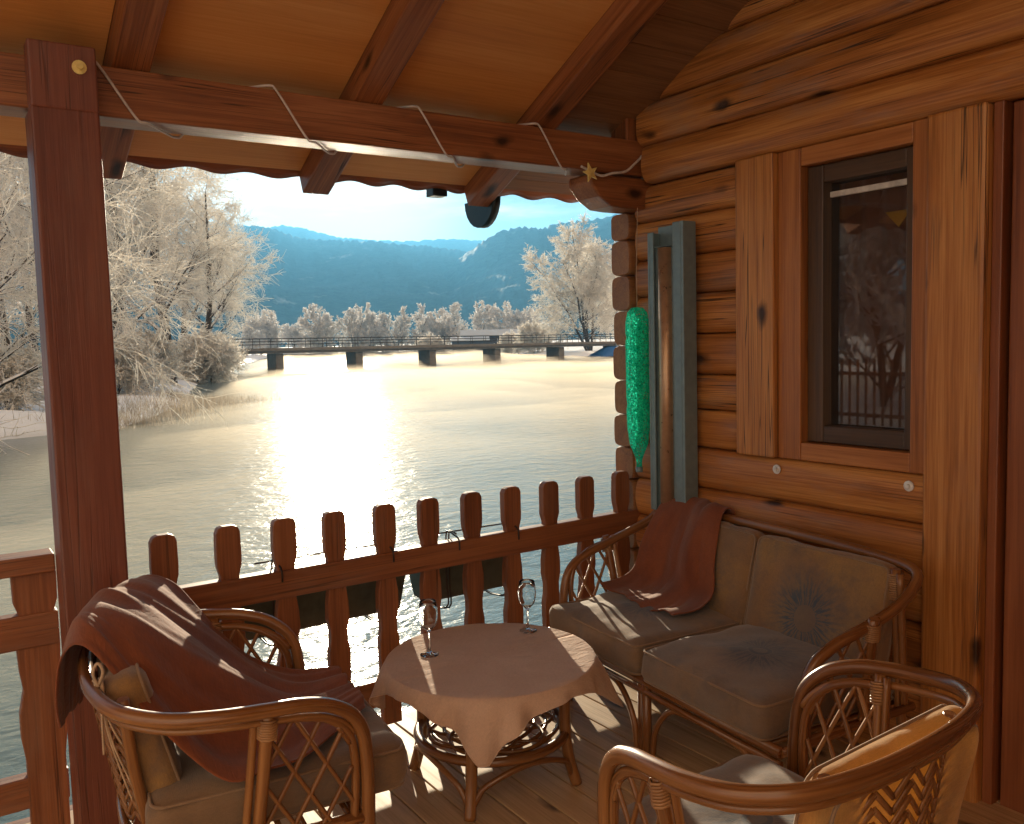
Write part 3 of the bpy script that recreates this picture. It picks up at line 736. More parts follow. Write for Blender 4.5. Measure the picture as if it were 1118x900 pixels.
# window
fr = MB()
fr.box(CX(2.895), CX(3.05), 2.24, 2.348, 1.094, 2.316, 'z'); fr.box(CX(2.895), CX(3.05), 1.711, 1.775, 1.094, 2.316, 'z')
fr.box(CX(2.897), CX(3.05), 1.775, 2.24, 2.245, 2.316, 'y'); fr.box(CX(2.897), CX(3.05), 1.775, 2.24, 1.094, 1.165, 'y')
win = fr.build('window', M['frame'], cab, bevel=.005)
sa = MB()
sa.box(CX(2.935), CX(3.04), 2.165, 2.237, 1.168, 2.242, 'z'); sa.box(CX(2.935), CX(3.04), 1.778, 1.822, 1.168, 2.242, 'z')
sa.box(CX(2.937), CX(3.04), 1.822, 2.165, 2.175, 2.242, 'y'); sa.box(CX(2.937), CX(3.04), 1.822, 2.165, 1.168, 1.235, 'y')
sa.build('sash', M['sash'], win, bevel=.005)
pn = MB(); pn.box(CX(2.985), CX(2.989), 1.80, 2.19, 1.215, 2.20); pn.build('pane', M['pane'], win)
cu = MB(); rows = [[(CX(3.045) + .008 * math.sin(y * 70), y, z) for z in (1.17, 2.24)] for y in np.linspace(1.78, 2.235, 60)]; cu.grid(rows); cu.build('backing', M['backing_cloth'], win, solid=.002)  # brown sheet added close behind the pane to lighten the dark window
bl = MB(); bl.box(CX(2.968), CX(2.983), 1.826, 2.160, 2.118, 2.140, 'y'); bl.build('blind_rail', M['blind'], win, bevel=.003)
pe = MB(); pe.prism([(1.845, 2.035), (1.945, 2.035), (1.89, 1.975)], lambda a, b_, t: (t, a, b_), CX(3.0), CX(3.004)); pe.build('pennant', M['yellow'], win)
# bolts
for (y, z) in [(2.345, 1.048), (1.768, 1.050)]:
    b = MB(); xx = CX(2.879)
    prof = [(.0, -.008), (.007, -.008), (.008, -.004), (.008, 0), (.019, .001), (.019, .006)]
    n = 18; vs = [(xx + q[1], y + q[0] * math.cos(2 * PI * k / n), z + q[0] * math.sin(2 * PI * k / n)) for q in prof for k in range(n)]
    b.add(vs, [(i * n + k, i * n + (k + 1) % n, (i + 1) * n + (k + 1) % n, (i + 1) * n + k) for i in range(len(prof) - 1) for k in range(n)], None, False)
    b.build('bolt', M['steel'], cab)
# crossing logs of the corner: ends towards the porch
def cross_log(z0, z1, x0, yc, hw):
    b = MB(); n = 18; vs = []; pr_ = []
    for k in range(n):
        a = 2 * PI * k / n; c, s_ = math.cos(a), math.sin(a)
        yy = yc + hw * math.copysign(abs(c) ** .42, c); zz = (z0 + z1) / 2 + (z1 - z0) / 2 * .99 * math.copysign(abs(s_) ** .38, s_)
        pr_.append((yy, zz))
    o = random.uniform(0, 40)
    for x in (x0, x0 + .012, 3.4):
        for (yy, zz) in pr_: vs.append((CX(x), yy if x > x0 else yc + (yy - yc) * .94, zz if x > x0 else (z0 + z1) / 2 + (zz - (z0 + z1) / 2) * .94))
    g = [(v[0] + o, v[1], v[2]) for v in vs]
    fs = [tuple(range(n))] + [(i * n + k, i * n + (k + 1) % n, (i + 1) * n + (k + 1) % n, (i + 1) * n + k) for i in range(2) for k in range(n)]
    b.add(vs, fs, g, False); b.build('corner_log', M['logend'], cab)
zc_ = [-.17, .01, .19, .37, .55, .73, .90, 1.06, 1.22, 1.39, 1.56, 1.73, 1.90, 2.07, 2.20]
for z0, z1 in zip(zc_[:-1], zc_[1:]): cross_log(z0, z1, 2.885 + random.uniform(-.006, .006), 3.285, .068)
# corbel log under the beam
b = MB(); prof = [(2.58, 2.345), (2.58, 2.30), (2.63, 2.245), (2.70, 2.205), (2.78, 2.20), (3.3, 2.20), (3.3, 2.345)]
b.prism(prof, lambda a, b_, t: (CX(a), t, b_), 3.13, 3.30, grain_axis=0); b.build('corbel', M['beam'], cab, bevel=.012)
b = MB(); b.box(CX(2.80), CX(3.3), 3.135, 3.25, 2.36, 2.70, 'z'); b.build('corner_post', M['beam'], cab, bevel=.01)

# ------------------------------------------------------------------ porch roof, beam, post
rf = thing('porch_roof', 'sloping porch roof with brown rafters above the railing', 'roof', (0, 3.12, 2.52))
TA = .46; RX = [-1.04, -.19, .65, 1.495, 2.33]
def RL(x, y, z): return (x, y - 3.12, z - 2.52)
def roof_z(y): return 2.52 - TA * (y - 3.12)
for xr in RX:
    b = MB(); hw = .06; y0, y1 = -1.6, 3.715
    cut = .06
    vs = []
    for x in (xr - hw, xr + hw):
        for (y, dz) in ((y0, 0), (y0, .115), (y1 - .02, 0), (y1 + .02, .115)): vs.append(RL(x, y, roof_z(y) + dz))
    o = random.uniform(0, 40); g = [(v[1] + o, v[0], v[2] + TA * v[1] + o) for v in vs]
    b.add(vs, [(0, 1, 3, 2), (4, 6, 7, 5), (0, 4, 5, 1), (2, 3, 7, 6), (0, 2, 6, 4), (1, 5, 7, 3)], g)
    b.build('rafter', M['beam'], rf, bevel=.006)
EY = 3.70
def slab(x0, x1, y0, y1, d0, d1, axis='x'):
    b = MB(); vs = [RL(x, y, roof_z(y) + d) for x in (x0, x1) for y in (y0, y1) for d in (d0, d1)]
    o = random.uniform(0, 40); g = [((v[0] if axis == 'x' else v[1]) + o, (v[1] if axis == 'x' else v[0]), v[2] + TA * v[1] + o) for v in vs]
    b.add(vs, [(0, 1, 3, 2), (4, 6, 7, 5), (0, 4, 5, 1), (2, 3, 7, 6), (0, 2, 6, 4), (1, 5, 7, 3)], g); return b
for i in range(len(RX) - 1):
    slab(RX[i] + .063, RX[i + 1] - .063, -1.6, EY, .10, .12).build('ceiling_panel', M['panel'], rf)
slab(-2.4, RX[0] - .063, -1.6, EY, .10, .12).build('ceiling_panel', M['panel'], rf)
pk = MB(); y = -1.6
while y < EY - .01:
    q = slab(RX[-1] + .063, 3.3, y, min(y + .142, EY), .10, .123); pk.add(q.v, q.f, q.g); y += .145
pk.build('roof_boards', M['plank'], rf)
# corrugated covering with a wavy eave
rows = []; xs = np.arange(-2.5, 3.4, .02)
for y, d_, a_ in ((-1.7, .140, .009), (EY + .004, .140, .009), (EY + .025, .108, .009), (EY + .04, .095, .009)):
    rows.append([RL(x, y + .006 * math.sin(x * 17), roof_z(y) + d_ + a_ * math.sin(x * 2 * PI / .23 + .5 * math.sin(x * 3))) for x in xs])
cv = MB(); cv.grid(rows); cv.build('roof_sheet', M['door'], rf, solid=.012)
# gutter remains at the third tail
def half_pipe(x0, x1, y, z, r):
    b = MB(); n = 12; rows = []
    for x in (x0, x1): rows.append([RL(x, y + r * math.cos(a), z - r * math.sin(a)) for a in np.linspace(0, PI, n)])
    b.grid(rows)
    for row in rows: b.add(row, [tuple(range(n))])
    return b
half_pipe(2.385, 2.425, 3.775, roof_z(3.775) + .085, .135).build('gutter', M['dark_metal'], rf, solid=.004)
b = MB(); b.box(2.10, 2.18, 3.73 - 3.12, 3.80 - 3.12, 2.30 - 2.52, 2.35 - 2.52); b.build('gutter_bracket', M['dark_metal'], rf, bevel=.004)
# eave beam
b = MB(); b.box(-2.4, 2.92, 0, .145, 2.352 - 2.52, 2.512 - 2.52, 'x'); b.build('eave_beam', M['beam'], rf, bevel=.006)
# post
ps = thing('porch_post', 'thick reddish brown timber post carrying the roof beam', 'post', (.435, 3.10, 0))
b = MB(); b.box(-.096, .096, -.06, .10, 0, 2.345, 'z'); b.box(-.0955, .0955, -.06, .015, 2.34, 2.54, 'z'); b.build('shaft', M['post'], ps, bevel=.007)
b = MB(); n = 16; prof = [(0, -.012), (.009, -.012), (.010, 0), (.021, .001), (.021, .007)]
vs = [(.045 + q[0] * math.cos(2 * PI * k / n), -.067 + q[1], 2.472 + q[0] * math.sin(2 * PI * k / n)) for q in prof for k in range(n)]
b.add(vs, [(i * n + k, i * n + (k + 1) % n, (i + 1) * n + (k + 1) % n, (i + 1) * n + k) for i in range(len(prof) - 1) for k in range(n)]); b.build('bolt', M['star'], ps)

# ------------------------------------------------------------------ railings
ra = thing('picket_railing', 'carved reddish picket railing between porch and river', 'railing', (0, 3.25, 0))
b = MB(); b.box(.535, 2.93, -.045, .012, .645, .752, 'x'); b.build('top_rail', M['rail'], ra, bevel=.006)
b = MB(); b.box(.535, 2.93, -.010, .045, .105, .215, 'x'); b.build('bottom_rail', M['rail'], ra, bevel=.006)
def picket(x):
    pr_ = [(.03, .042), (.24, .042), (.33, .046), (.385, .046), (.43, .037), (.475, .037), (.52, .047), (.585, .045), (.65, .036), (.765, .036), (.80, .046), (.83, .047), (.925, .046), (.943, .038), (.950, .020)]
    pr_ = [(z, w_ * .97 + random.uniform(-.001, .001)) for z, w_ in pr_]
    poly = [(-w_, z) for z, w_ in pr_] + [(w_, z) for z, w_ in reversed(pr_)]
    b = MB(); b.prism(poly, lambda a, z, t: (x + a, t, z), -.032, .006)
    return b.build('picket', M['rail'], ra, bevel=.004)
PX = [.47, .683, .908, 1.12, 1.324, 1.543, 1.747, 1.96, 2.167, 2.381, 2.593, 2.816]
for x in PX: picket(x)
lr = thing('side_railing', 'reddish railing panel with flat cap left of the porch post', 'railing', (0, 3.25, 0))
b = MB(); b.box(-2.5, .338, -.06, .05, .885, .945, 'x'); b.build('cap_rail', M['rail'], lr, bevel=.006)
b = MB(); b.box(-2.5, .338, -.045, .012, .64, .752, 'x'); b.build('middle_rail', M['rail'], lr, bevel=.006)
b = MB(); b.box(-2.5, .338, -.030, .030, .100, .205, 'x'); b.build('bottom_rail', M['rail'], lr, bevel=.006)
def baluster(x):
    pr_ = [(.0, .058), (.26, .058), (.34, .068), (.42, .068), (.50, .052), (.56, .060), (.64, .064), (.755, .052), (.79, .064), (.884, .066)]
    poly = [(-w_, z) for z, w_ in pr_] + [(w_, z) for z, w_ in reversed(pr_)]
    b = MB(); b.prism(poly, lambda a, z, t: (x + a, t, z), -.036, .008); return b.build('baluster', M['rail'], lr, bevel=.004)
for k in range(9): baluster(.275 - .285 * k)

# ------------------------------------------------------------------ planter boxes with wire hangers
def planter(x0, x1, label):
    t = thing('planter_box', label, 'planter', ((x0 + x1) / 2, 3.44, .455), 0, 'planter boxes hung outside the railing')
    hw = (x1 - x0) / 2; b = MB()
    vs = []
    for (z, e, dy) in ((0, -.03, .065), (.19, 0, .09), (.205, .008, .098), (.205, -.012, .078), (.18, -.012, .076)):
        vs += [(-hw - e, -dy, z), (hw + e, -dy, z), (hw + e, dy, z), (-hw - e, dy, z)]
    fs = [(0, 1, 2, 3)] + [(i * 4 + k, i * 4 + (k + 1) % 4, (i + 1) * 4 + (k + 1) % 4, (i + 1) * 4 + k) for i in range(4) for k in range(4)] + [(16, 17, 18, 19)]
    b.add(vs, fs); b.build('trough', M['plastic'], t, bevel=.004)
    for sx in (-hw * .62, hw * .62):
        b = MB(); pts = [(sx, .11, .205), (sx, .10, -.02), (sx, -.12, -.02), (sx, -.13, .10), (sx, -.135, .30), (sx, -.16, .325), (sx, -.20, .32), (sx, -.245, .305), (sx, -.25, .26)]
        b.tube(catmull(pts, 4), .004, n=6)
        pts = [(sx + .014, .11, .205), (sx + .014, .10, -.024), (sx + .014, -.12, -.024), (sx + .014, -.13, .10), (sx + .014, -.135, .30), (sx + .014, -.16, .325), (sx + .014, -.20, .32)]
        b.tube(catmull(pts, 4), .004, n=6)
        b.build('hanger', M['wire'], t)
    b = MB(); b.tube([(-hw * .8, -.135, .318), (hw * .8, -.135, .314)], .0035, n=6); b.build('cross_wire', M['wire'], t)
planter(.95, 1.70, 'dark planter box outside the railing behind the left armchair')
planter(1.775, 2.27, 'dark green-grey planter box outside the railing behind the wine glasses')

# ------------------------------------------------------------------ metal channel housing and green mesh form in the corner
ch = thing('awning_housing', 'tall grey-green metal housing with a bronze tube against the log corner', 'metal housing', (2.80, 2.90, .80))
b = MB()
b.box(-.005, .075, -.125, -.110, 0, 1.30, 'z')           # broad face towards the porch door
b.box(.062, .075, -.1095, .10, 0, 1.30, 'z')
b.box(-.005, .004, -.1095, -.060, 0, 1.30, 'z'); b.box(-.005, .0615, .088, .10, 0, 1.27, 'z')
b.box(-.005, .004, .062, .0875, 0, 1.27, 'z'); b.box(.0045, .0615, -.109, .087, 1.20, 1.206); b.box(.014, .020, -.109, .087, 0, 1.198, 'z')
b.build('channel', M['housing'], ch, bevel=.003)
b = MB(); b.tube([(.010, .0, .0), (.010, .0, 1.195)], .034, n=18); b.build('tube', M['bronze'], ch)
bt = thing('green_mesh_form', 'long bright green mesh form hanging between log ends and metal housing', 'net bag', (2.80, 3.08, .0))  # bulbous green see-through mesh hung on a string
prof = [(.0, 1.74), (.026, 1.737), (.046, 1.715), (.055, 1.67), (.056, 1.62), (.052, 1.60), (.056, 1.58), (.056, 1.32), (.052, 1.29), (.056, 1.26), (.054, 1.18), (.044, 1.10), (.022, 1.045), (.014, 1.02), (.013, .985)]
b = MB(); b.lathe(prof, 28); b.build('mesh', M['green_mesh'], bt)
b = MB(); b.lathe([(.0, 1.69), (.018, 1.68), (.026, 1.62), (.024, 1.52), (.028, 1.44), (.022, 1.34), (.026, 1.24), (.018, 1.14), (.0, 1.10)], 16); b.build('filling', M['green_mesh'], bt)
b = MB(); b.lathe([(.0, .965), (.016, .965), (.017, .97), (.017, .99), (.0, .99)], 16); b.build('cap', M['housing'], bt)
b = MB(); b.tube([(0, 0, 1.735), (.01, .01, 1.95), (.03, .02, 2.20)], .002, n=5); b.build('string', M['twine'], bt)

# ------------------------------------------------------------------ cord round the beam, star
b = MB(); pts = []
turns = [(.54, .50), (.86, .6), (1.14, 0), (1.52, 0), (1.83, 0), (2.03, 0), (2.30, 0)]
n = 240
for k in range(n + 1):
    x = .50 + 2.0 * k / n; ph = -(x - .60) / .58 * 2 * PI
    c, s_ = math.cos(ph), math.sin(ph)
    yy = 3.1925 - .081 * max(-1, min(1, 1.6 * c)); zz = 2.432 + .089 * max(-1, min(1, 1.6 * math.cos(ph - PI / 2 + .0) * 1.0))
    pts.append((x, yy, zz))
b.tube(pts, .0045, n=6)
b.tube(catmull([(2.50, 3.10, 2.36), (2.56, 3.105, 2.345), (2.62, 3.105, 2.33), (2.68, 3.10, 2.345), (2.76, 3.10, 2.36), (2.82, 3.105, 2.40), (2.855, 3.11, 2.425), (2.866, 3.105, 2.44)], 6), .006, n=6)
tag(b.build('cord', M['cord']), 'pale cord wound round the roof beam', 'cord')
b = MB(); poly = []
for k in range(10):
    rr = .046 if k % 2 == 0 else .019; a = PI / 2 + k * PI / 5 + .3; poly.append((rr * math.cos(a), rr * math.sin(a)))
b.prism(poly, lambda a, z, t: (2.545 + a, 3.092 + t, 2.335 + z), -.004, .004)
tag(b.build('star_ornament', M['star'], bevel=.002), 'small golden star hanging under the beam end', 'ornament')

# ------------------------------------------------------------------ rattan furniture
def rounded_box(b, cx, cy, cz, hx, hy, hz, r, puff=0.0, n=9, M_=None, seed=0, uvaxes=(0, 1)):
    dims = (hx, hy, hz); us = np.linspace(-1, 1, n)
    for ax in range(3):
        for sg in (-1, 1):
            rows, uv = [], []
            for u in us:
                row, ur = [], []
                for v in us:
                    p = [0, 0, 0]; o1, o2 = (ax + 1) % 3, (ax + 2) % 3
                    p[ax] = sg; p[o1] = u; p[o2] = v
                    q = [p[i] * dims[i] for i in range(3)]
                    inn = [max(-(dims[i] - r), min(dims[i] - r, q[i])) for i in range(3)]
                    d = Vector([q[i] - inn[i] for i in range(3)])
                    if d.length > 1e-9: d = d.normalized() * r
                    pos = Vector(inn) + d
                    e = (1 - (pos.x / hx) ** 2) * (1 - (pos.y / hy) ** 2)
                    pos.z += puff * max(e, 0) * (1 if pos.z > 0 else -.4)
                    wr = .011 * noise.noise(Vector((pos.x * 6, pos.y * 6, pos.z * 5 + seed))) + .005 * noise.noise(Vector((pos.x * 17, pos.y * 13, pos.z * 9 + seed))); pos += Vector((wr, wr, wr))
                    ur.append((pos[uvaxes[0]], pos[uvaxes[1]], pos.z + seed))
                    pos += Vector((cx, cy, cz))
                    row.append(M_ @ pos if M_ is not None else pos)
                rows.append(row); uv.append(ur)
            b.grid(rows, uv=uv)
def cushion(name, parent, c, h, r, mat, puff=.02, M_=None, seed=0, n=23):
    b = MB(); rounded_box(b, c[0], c[1], c[2], h[0], h[1], h[2], r, puff, n, M_, seed)
    o = b.build(name, M[mat], parent)
    bm = bmesh.new(); bm.from_mesh(o.data); bmesh.ops.remove_doubles(bm, verts=bm.verts, dist=.0006); bmesh.ops.recalc_face_normals(bm, faces=bm.faces); bm.to_mesh(o.data); bm.free()
    ed = MB()
    for sz in (1, -1):
        pts = []; e = .30
        rr = r
        for (sx, sy) in ((1, 1), (-1, 1), (-1, -1), (1, -1)):
            for a in range(5):
                th = {(1, 1): 0, (-1, 1): PI / 2, (-1, -1): PI, (1, -1): 3 * PI / 2}[(sx, sy)] + a * PI / 8
                k_ = rr * .75
                pts.append(Vector((sx * (h[0] - rr) + k_ * math.cos(th) + c[0], sy * (h[1] - rr) + k_ * math.sin(th) + c[1], c[2] + sz * (h[2] - rr * .28))))
        if M_ is not None: pts = [M_ @ p for p in pts]
        ed.tube(pts, .0045, n=6, closed=True)
    ed.build('piping', M['piping'], o)
    return o
def binding(b, p, q, r, turns=9):
    p, q = Vector(p), Vector(q); t = (q - p).normalized(); u = t.orthogonal().normalized(); v = t.cross(u); pts = []
    for k in range(turns * 8 + 1):
        a = k / 8 * 2 * PI; pts.append(p.lerp(q, k / (turns * 8)) + u * (math.cos(a) * r) + v * (math.sin(a) * r))
    b.tube(pts, .0035, n=5)
def lattice(b, P, nu=4, nv=4, r=.005, inside=None):
    """diagonal cane lattice on the surface P(u, v), u, v in 0..1"""
    for fam in (1, -1):
        for k in range(-nu * 2, nu * 2 + 1):
            seg = []
            for i in range(49):
                u = i / 48; v = fam * (u * 1.35) + k / nu * .92 + .08
                ok = 0 <= v <= 1 and (inside is None or inside(u, v))
                if ok: seg.append(Vector(P(u, v)) + Vector((.0, 0, 0)))
                else:
                    if len(seg) > 2: b.tube(seg, r, n=5)
                    seg = []
            if len(seg) > 2: b.tube(seg, r, n=5)
RIM = [(.345, .25, .02), (.345, .262, .30), (.355, .262, .50), (.365, .24, .605), (.385, .175, .668), (.405, .09, .698), (.42, 0, .71), (.425, -.12, .72), (.40, -.24, .73), (.315, -.335, .738), (.17, -.382, .742), (0, -.395, .744)]
def rim_path(off=0.0, hx=0.0, drop=0.0):
    right = [(x + hx + (off if x > .2 else off * .5), y - (off if y < -.2 else 0), z - drop * min(1, max(0, (z - .3) / .3))) for x, y, z in RIM]
    return catmull(right + [(-x, y, z) for x, y, z in reversed(right[:-1])], 6)
def arm_panel(parent, s, hx=0.0):
    # inner hoop of the arm and the lattice it frames; s = +1 right, -1 left
    hoop = [(.345, .225, .335), (.350, .232, .48), (.358, .215, .575), (.372, .160, .632), (.388, .09, .660), (.395, .015, .672)]
    post = [(.345, -.03, .335), (.372, -.015, .50), (.408, .0, .70)]
    b = MB(); b.tube(catmull([(s * (x + hx), y, z) for x, y, z in hoop], 5), .012, n=8)
    b.tube(catmull([(s * (x + hx), y, z) for x, y, z in post], 5), .017, n=8)
    b.tube(catmull([(s * (x + hx - .012), y - .03, z) for x, y, z in post], 5), .011, n=8)
    b.tube([(s * (.345 + hx), -.05, .335), (s * (.345 + hx), .25, .335)], .014, n=8)
    fr_ = b.build('arm_frame', M['cane'], parent)
    lb = MB()
    def P(u, v):
        y = -.02 + .25 * u; z = .335 + .33 * v
        return (s * (.347 + hx + .05 * v * (1 - u * .55)), y, z)
    def ins(u, v):
        y = -.02 + .25 * u; zt = float(np.interp(y, [.015, .09, .16, .215, .232], [.670, .66, .632, .575, .40])); return .335 + .33 * v < zt
    lattice(lb, P, 2, 2, .0068, ins); lb.build('arm_lattice', M['lattice'], fr_)
    bb = MB(); binding(bb, (s * (.352 + hx + .045), -.003, .63), (s * (.352 + hx + .052), 0, .685), .0235, 8); bb.build('binding', M['bind'], fr_)
    for (x, y, z, x2, y2, z2) in [(.383, .24, .662, .395, .19, .678)]:
        pass
    return fr_
def armchair(label, loc, rz, gold=False):
    t = thing('rattan_armchair', label, 'armchair', loc, rz, 'rattan armchairs round the table')
    b = MB(); b.tube(rim_path(), .0195, n=10); b.build('top_rim', M['cane'], t)
    b = MB(); b.tube([(p.x * .965, p.y * .965, p.z - .034) for p in rim_path()[18:-18]], .010, n=8); b.build('under_rim', M['cane'], t)
    for s in (1, -1): arm_panel(t, s)
    b = MB(); ring = [(.345, .25, .33), (.345, -.05, .33), (.30, -.24, .33), (.16, -.31, .33), (0, -.325, .33)]
    b.tube(catmull(ring + [(-x, y, z) for x, y, z in reversed(ring[:-1])], 5), .015, n=8); b.tube([(-.345, .252, .33), (.345, .252, .33)], .016, n=8)
    for k in range(9): b.tube([(-.32, -.20 + .06 * k, .325), (.32, -.20 + .06 * k, .325)], .008, n=6)
    b.build('seat_frame', M['cane'], t)
    for s in (1, -1):
        b = MB(); b.tube(catmull([(s * .27, -.25, .35), (s * .29, -.29, .18), (s * .325, -.35, .0)], 5), .018, n=8); b.build('leg', M['cane'], t)
        b = MB(); b.tube(catmull([(s * .345, .25, .06), (s * .32, .25, .20), (s * .22, .25, .30), (s * .1, .25, .315)], 5), .010, n=8); b.build('brace', M['cane'], t)
    # back panel: uprights and a herringbone weave
    b = MB(); ups = []
    for a in (-.62, .62):
        x = .40 * math.sin(a); y = -.39 * math.cos(a)
        b.tube(catmull([(x * .78, y * .84, .33), (x * .92, y * .95, .55), (x, y, .735)], 5), .015, n=8)
    b.tube(catmull([(.31 * math.sin(a), -.325 * math.cos(a), .42) for a in np.linspace(-.62, .62, 7)], 3), .009, n=6)
    bk = b.build('back_frame', M['cane'], t)
    hb = MB(); NC = 9
    for c in range(NC):
        a0 = -.60 + 1.2 * c / NC; a1 = -.60 + 1.2 * (c + 1) / NC; sg = 1 if c % 2 else -1
        for k in range(11):
            pts = []
            for i in range(4):
                f = i / 3; a = a0 + (a1 - a0) * f; v = (k + sg * (f - .5) * 1.6 + .3) / 11
                v = min(max(v, 0), 1); sc_ = .80 + .20 * v; pts.append((.395 * math.sin(a) * sc_, -.392 * math.cos(a) * (.84 + .16 * v), .36 + .355 * v))
            hb.tube(pts, .0075, n=5, squash=.6)
    hb.build('back_weave', M['lattice'], bk)
    cushion('seat_cushion', t, (0, .065, .358 if gold else .405), (.295, .345, .065), .045, 'seat', .02, seed=loc[0] * 9)
    # back cushion, leaning
    mt = Matrix.Translation((.035 if gold else -.06, -.265, .540 if gold else .582)) @ Matrix.Rotation(R(105), 4, 'X')
    cushion('back_cushion', t, (0, 0, 0), (.285 if gold else .26, .195, .055), .05, 'gold' if gold else 'back', .015, mt, seed=loc[1] * 7)
    return t
chR = armchair('rattan armchair with golden back cushion, turned away in the lower right corner', (1.585, 1.275, 0), .032, True)
chR.scale = (.98, .84, 1.04)
chL = armchair('rattan armchair with a rust throw, left of the round table', (.718, 2.522, 0), R(-97.1), False)
chL.scale = (1.06, 1.0, 1.0)
# ties on the left chair rim
tw = thing('twine_tie', 'loose twine knotted round the rim of the left armchair', 'twine', (.330, 2.400, .742))
b = MB()
ring = [Vector((.0, .026 * math.cos(a), .026 * math.sin(a) - .0)) for a in np.linspace(0, 2 * PI, 13)]
b.tube([p + Vector((-.006, 0, 0)) for p in ring], .005, n=6); b.tube([p + Vector((.007, 0, 0)) for p in ring], .005, n=6)
b.tube(catmull([(0, -.02, .02), (.01, -.03, .055), (.0, -.02, .075), (-.012, -.02, .05), (0, -.022, .015)], 5), .004, n=6)
b.build('knot', M['twine'], tw)
for k, (dx, L_) in enumerate([(0.0, .16), (.03, .30), (.045, .34), (.06, .28)]):
    b = MB(); b.tube(catmull([(0, -.022, .0), (dx * .4, -.035, -L_ * .35), (dx * 1.2, -.03, -L_ * .7), (dx * 2, -.028, -L_)], 6), .003, n=5); b.build('strand', M['twine'], tw)

# sofa
sf = thing('rattan_sofa', 'two-seat rattan sofa with faded cushions along the log wall', 'sofa', (2.50, 2.33, 0), R(85))
HX = .33      # extra half width against the armchair
SR = [(.345, .25, .0), (.345, .262, .28), (.350, .262, .47), (.355, .23, .575), (.365, .15, .63), (.375, .03, .665), (.378, -.10, .70), (.365, -.22, .745), (.32, -.285, .80), (.22, -.30, .815), (.0, -.305, .82)]
right = [(x + HX, y, z) for x, y, z in SR[:-2]] + [(.40, -.30, .818), (0, -.305, .82)]
b = MB(); b.tube(catmull(right + [(-x, y, z) for x, y, z in reversed(right[:-1])], 6), .0195, n=10); b.build('top_rim', M['cane'], sf)
for s in (1, -1):
    arm_panel(sf, s, HX - .012)
    b = MB(); b.tube(catmull([(s * .62, -.24, .80), (s * .63, -.245, .5), (s * .63, -.26, .3), (s * .66, -.30, 0)], 5), .018, n=8)
    b.tube(catmull([(s * .645, -.23, .79), (s * .655, -.235, .5), (s * .655, -.245, .33)], 5), .013, n=8); b.build('back_leg', M['cane'], sf)
    b = MB(); binding(b, (s * .62, -.24, .70), (s * .62, -.24, .79), .024, 12); b.build('binding', M['bind'], sf)
b = MB(); b.tube([(-.675, .345, .33), (.675, .345, .33)], .018, n=8); b.tube([(-.675, .352, .295), (.675, .352, .295)], .012, n=8); b.tube([(-.66, -.28, .33), (.66, -.28, .33)], .015, n=8)
for s in (1, -1): b.tube([(s * .672, .348, .33), (s * .66, -.28, .33)], .015, n=8)
for k in range(12): b.tube([(-.6 + 1.2 * k / 11, -.28, .325), (-.6 + 1.2 * k / 11, .34, .325)], .008, n=6)
b.build('seat_frame', M['cane'], sf)
b = MB(); b.tube([(-.011, .345, .0), (-.011, .345, .33)], .018, n=8); b.tube([(.02, .345, .0), (.02, .345, .33)], .014, n=8); b.build('leg', M['cane'], sf)
for (x0, x1) in ((-.66, -.02), (.03, .66)):
    b = MB(); b.tube(catmull([(x0 + .02, .345, .02), (x0 + .04, .345, .16), (x0 + .12, .345, .262), (x0 + .22, .345, .285), (x1 - .22, .345, .285), (x1 - .12, .345, .262), (x1 - .04, .345, .16), (x1 - .02, .345, .02)], 5), .012, n=8); b.build('brace', M['cane'], sf)
for k, xx in enumerate((-.318, .318)):
    cushion('seat_cushion', sf, (xx, .06, .405), (.313, .325, .066), .045, 'seat', .02, seed=3 + k)
    mt = Matrix.Translation((xx * .97, -.212, .598)) @ Matrix.Rotation(R(104), 4, 'X')
    cushion('back_cushion', sf, (0, 0, 0), (.31, .215, .045), .04, 'back', .015, mt, seed=8 + k)

# throw on the sofa
def throw(name, label, ctrl, nu=40, nv=44, amp=.010, seed=0, mat='rust'):
    """ctrl: rows of control points; smooth both ways, then fold"""
    rows = [catmull(r_, 8) for r_ in ctrl]
    cols = list(zip(*rows)); cols = [catmull(c, 6) for c in cols]
    rows = list(zip(*cols)); b = MB(); out, uv = [], []
    for i, r_ in enumerate(rows):
        o1, u1 = [], []
        for j, p in enumerate(r_):
            f = noise.noise(Vector((j * .16, i * .035, seed))) + .5 * noise.noise(Vector((j * .4, i * .08, seed + 9)))
            p = p + Vector((amp * f, amp * f * .6, amp * f))
            o1.append(p); u1.append((j * .02, i * .02, seed))
        out.append(o1); uv.append(u1)
    b.grid(out, uv=uv); return tag(b.build(name, M[mat], solid=.007, subsurf=1), label, 'throw')
th = []
for (x, y) in [(0, 0)]:
    pass
def sofa_w(x, y, z):
    c, s_ = math.cos(R(85)), math.sin(R(85)); return (2.50 + x * c - y * s_, 2.33 + x * s_ + y * c, z)
cs = []
prof = [(-.37, .60), (-.365, .76), (-.335, .855), (-.265, .862), (-.195, .79), (-.150, .67), (-.105, .555), (-.02, .508), (.09, .50)]
for k, (y, z) in enumerate(prof):
    wsp = [.33, .34, .36, .37, .41, .46, .50, .54, .52][k]; x1 = .61 + (.03 if k > 4 else 0)
    cs.append([sofa_w(x1 - wsp * f, y + .015 * math.sin(f * 9 + k * .3) + (.03 * f if k > 6 else 0), z + .008 * math.sin(f * 13 + k)) for f in (0, .17, .33, .5, .67, .83, 1)])
throw('throw_blanket', 'rust throw draped over the far end of the sofa back', cs, seed=2, amp=.012)
